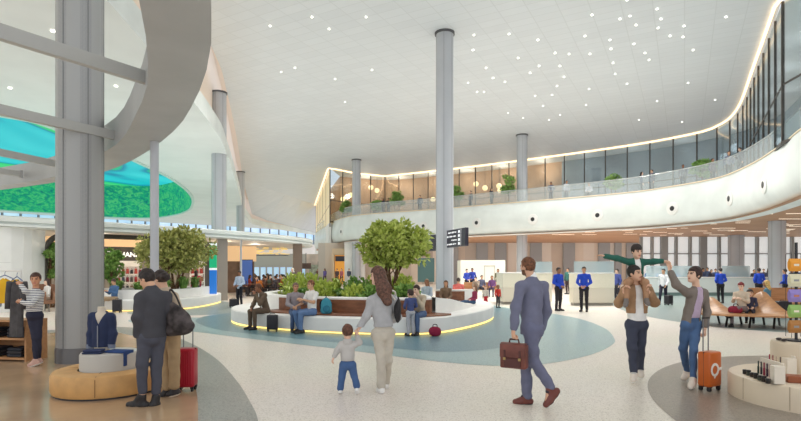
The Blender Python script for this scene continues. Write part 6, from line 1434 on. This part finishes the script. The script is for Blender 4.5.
p = P(186.6,389,7.05); suitcase('ribbed crimson suitcase behind the woman in khaki trousers', (p[0],p[1],0), .25,.2,.52, .05, mat('crimson_shell',(172,28,48),.32), .87, pull=.125)
p = P(272.5,329,13.72); suitcase('small black suitcase beside the hunched man in brown', (p[0],p[1],0), .28,.2,.38, .1, mat('black_shell',(46,44,50),.5), .45)
p = P(233.5,308,22.1); suitcase('black case on the floor beside the man in pale blue shirt', (p[0],p[1],0), .34,.22,.32, .3, mat('black_shell'), .35)
p = P(115.8,311,19.75); suitcase('black suitcase on the floor below the reader in blue jacket', (p[0]+.12,p[1]-.12,0), .3,.22,.44, .1, mat('black_shell'), .5)
p = P(668.5,305,23.7); suitcase('dark wheeled bag trailing the man in white shirt', (p[0],p[1],0), .34,.26,.4, .5, mat('black_shell'), .5)
p = P(776,315,18.05); suitcase('black suitcase beside the blond woman behind the wave bench', (p[0],p[1]-.3,0), .5,.3,.5, .1, mat('black_shell'), .6)
# briefcase
bcp = P(514.2,368,6.07); t = thing('briefcase', 'brown leather flap briefcase carried by the man in the suit', 'bag', bcp, -.55, local=True); ML = mat('briefcase_leather',(112,62,52),.35,var=.1,scale=8.); MLd = mat('briefcase_dark',(82,44,40),.4)
MB().box((0,0,.14),(.31,.12,.28)).build('bag_body', ML, t, 'auto', bevel=.018, seg=3)
fl2 = MB(); fl2.strips([[(x,y,z) for x in (-.15,-.07,0,.07,.15)] for y, z in ((.05,.288),(-.03,.292),(-.062,.275),(-.07,.20),(-.068,.13))]); fl2.strips([[(x,y-.006,z+.004) for x in (-.15,-.07,0,.07,.15)] for y, z in ((.05,.288),(-.03,.292),(-.062,.275),(-.07,.20),(-.068,.13))], flip=True); fl2.build('flap', ML, t, 'auto')
MB().box((0,-.07,.07),(.2,.03,.11)).build('front_pocket', MLd, t, bevel=.012)
for sx in (-.09,.09): MB().box((sx,-.078,.15),(.022,.008,.13)).build('strap', MLd, t); MB().box((sx,-.084,.115),(.03,.006,.03)).build('buckle', mat('buckle_brass',(176,150,100),.3,.8), t)
MB().tube([(-.06,0,.285),(-.05,0,.335),(.05,0,.335),(.06,0,.285)], .011, 8).build('handle', MLd, t, 'auto')
# shoulder bags
def softbag(label, c, r, ax, m, strap, sm, name='shoulder_bag', extra=()):
    t = thing(name, label, 'bag', c); c = np.array(c)
    V, Q = sdf_mesh([ell(c, r, ax)]+list(extra), .009, .05, [], wr=.006, wf=26); o = bpy.data.objects.new('bag_body', to_mesh('bag_body', V-c, Q, [m])); COL.objects.link(o); o.parent = t
    for st in strap: MB().tube(crom([np.array(q) for q in st], 6), .012, 8).build('strap', sm, t, 'all')
    return t
Yb = 6.86; softbag('black shoulder bag hanging at the right side of the long haired woman', P(397.6,310,Yb+.12), (.05,.15,.17), None, cloth((46,44,46),'bag'), [[P(396,298,Yb+.1),P(394.5,291.5,Yb+.08),P(389,291.5,Yb-.02),P(395,300,Yb+.02)]], mat('strap_pale',(206,200,190),.6))
Yb = 6.36; softbag('big dark canvas bag hanging behind the woman in beige blouse', P(178.5,321,Yb), (.16,.10,.15), [nrm((1,0,-.5)),(0,1,0),nrm((.5,0,1))], mat('bag_camo',(66,60,60),.8,var=.35,scale=9.), [[P(172,306,Yb+.02),P(169.5,298,Yb+.14),P(170.5,289.5,Yb+.24),P(176,296,Yb+.2),P(181,308,Yb+.03)]], mat('strap_dark',(52,46,46),.7), extra=[cap(P(170,331,Yb),P(188,327,Yb),.07,.075), cap(P(171,306,Yb),P(176,312,Yb),.05,.08)])
# backpack, small bags
bkp = arr(*at(326.2,13.72),.472); t = thing('backpack', 'teal backpack resting on the walnut seat of the island', 'bag', bkp, .25, local=True); MT = cloth((62,140,160),'teal')
for nm, prims, m in (('bag_body',[ell((0,0,.21),(.145,.10,.21)), cap((-.07,0,.08),(.07,0,.08),.085)],MT),('front_pocket',[ell((0,-.085,.13),(.10,.05,.10))],cloth((44,110,132),'teal'))):
    V, Q = sdf_mesh(prims, .01, .04); o = bpy.data.objects.new(nm, to_mesh(nm, V, Q, [m])); COL.objects.link(o); o.parent = t
for sx in (-1,1): MB().tube(crom([(sx*.09,.06,.36),(sx*.15,.12,.25),(sx*.12,.09,.06)],5), .018, 8).build('strap', cloth((40,48,60),'strap'), t, 'all')
MB().tube([(-.03,.02,.41),(0,.02,.45),(.03,.02,.41)], .01, 8).build('handle', cloth((40,48,60),'strap'), t)
def duffel(label, c, w, h, d, col, rz=0., z=None):
    t = thing('duffel_bag', label, 'bag', c, rz, local=True); V, Q = sdf_mesh([cap((-w/2+h*.4,0,h*.48),(w/2-h*.4,0,h*.48),h*.48,h*.48,(arr(0,1,0),h/d))], .012, .02, [], wr=.004); o = bpy.data.objects.new('bag_body', to_mesh('bag_body', V, Q, [cloth(col,'duffel')])); COL.objects.link(o); o.parent = t
    MB().tube(crom([(-w*.2,-d*.2,h*.85),(-w*.15,-d*.1,h*1.15),(w*.15,-d*.1,h*1.15),(w*.2,-d*.2,h*.85)],4), .011, 8).build('handle', cloth((60,40,48),'strap'), t, 'all')
p = P(434,336,12.78); duffel('maroon bag on the floor in front of the seated man in beige', (p[0]+.02,p[1]-.05,0), .27,.25,.2,(140,30,62))
p = P(729.5,305,15.0); duffel('maroon bag lying on the left part of the wave bench', (p[0],p[1]-.25,.375), .34,.24,.24,(134,34,56))

# ================================================================== display bust and folded clothes on the podium
zt_ = .526; Yp = 7.2; bx_, by_ = P(102,350,Yp)[:2]
t = thing('mannequin_bust', 'headless mannequin bust in navy zip jacket on the pale podium', 'mannequin', (bx_,by_,zt_)); c = arr(bx_,by_,0)
M_BUST = mat('bust_cream',(214,202,184),.5)
V, Q = sdf_mesh([cap(c+arr(0,0,zt_+.02),c+arr(0,0,zt_+.42),.10,.115,(arr(0,1,0),1.4)), cap(c+arr(-.115,0,zt_+.47),c+arr(.115,0,zt_+.47),.045), cap(c+arr(0,0,zt_+.45),c+arr(0,-.01,zt_+.60),.058,.048)], .008, .03, [lambda X,Y,Z: zt_+.002-Z+0*X+0*Y, lambda X,Y,Z: Z-(zt_+.605)+0*X+0*Y]); o = bpy.data.objects.new('torso', to_mesh('torso', V-arr(bx_,by_,zt_), Q, [M_BUST])); COL.objects.link(o); o.parent = t
M_NAVYJ = cloth((44,54,84),'navyjacket'); T = [cap(c+arr(0,0,zt_+.06),c+arr(0,0,zt_+.40),.125,.132,(arr(0,1,0),1.3)), cap(c+arr(-.12,0,zt_+.465),c+arr(.12,0,zt_+.465),.06), cap(c+arr(0,0,zt_+.45),c+arr(0,0,zt_+.50),.075)]
for sx in (-1,1): T += [cap(c+arr(sx*.135,0,zt_+.45),c+arr(sx*.155,.0,zt_+.23),.056,.05), cap(c+arr(sx*.155,0,zt_+.23),c+arr(sx*.148,-.03,zt_+.07),.05,.044)]
def vneck(X,Y,Z): return -np.maximum(np.abs(X-bx_)-(.075*np.clip((Z-(zt_+.36))/.16,0,1)), Y-(by_-.02))
V, Q = sdf_mesh(T, .008, .025, [vneck, lambda X,Y,Z: zt_+.05-Z+0*X+0*Y, lambda X,Y,Z: .06-np.sqrt((X-bx_)**2+(Y-by_)**2+(Z-zt_-.56)**2)], wr=.004); o = bpy.data.objects.new('jacket', to_mesh('jacket', V-arr(bx_,by_,zt_), Q, [M_NAVYJ])); COL.objects.link(o); o.parent = t
zp = MB(); zp.box((bx_,by_-.107,zt_+.20),(.008,.01,.3)); zp.build('zipper', mat('zip_silver',(170,172,178),.3,.7), t)
for sx in (-1,1): MB().tube([c+arr(sx*.15,-.025,zt_+.085),c+arr(sx*.148,-.03,zt_+.03)], [.05,.047], 14).build('cuff', cloth((120,128,146),'cuff'), t, 'auto')
def folded(label, x, y, z, w, d, n, rz, col, drape=None):
    t = thing('folded_clothes', label, 'clothes', (x,y,z), rz, local=True)
    for k in range(n): MB().box((0,.004*k,.014+k*.028),(w-.012*k,d-.01*k,.027)).build('folded_garment', cloth(tuple(int(v*(1+.12*(k%2))) for v in col),'fold%d'%k), t, 'auto', bevel=.012)
    if drape: 
        g = MB(); g.box((w/2+.005,0,-.07),(.02,d*.9,.2)); g.build('draped_sleeve', cloth(col,'fold0'), t, 'auto', bevel=.008)
p = P(94,357,6.92); folded('folded navy sweater on the podium left of the mannequin', p[0],p[1]-.0,zt_, .24,.17,2,.1,(44,54,84))
p = P(122,352,7.08); folded('folded blue jeans draping over the right rim of the podium', p[0]-.02,p[1]-.05,zt_, .30,.2,1,-.2,(46,72,124), True)
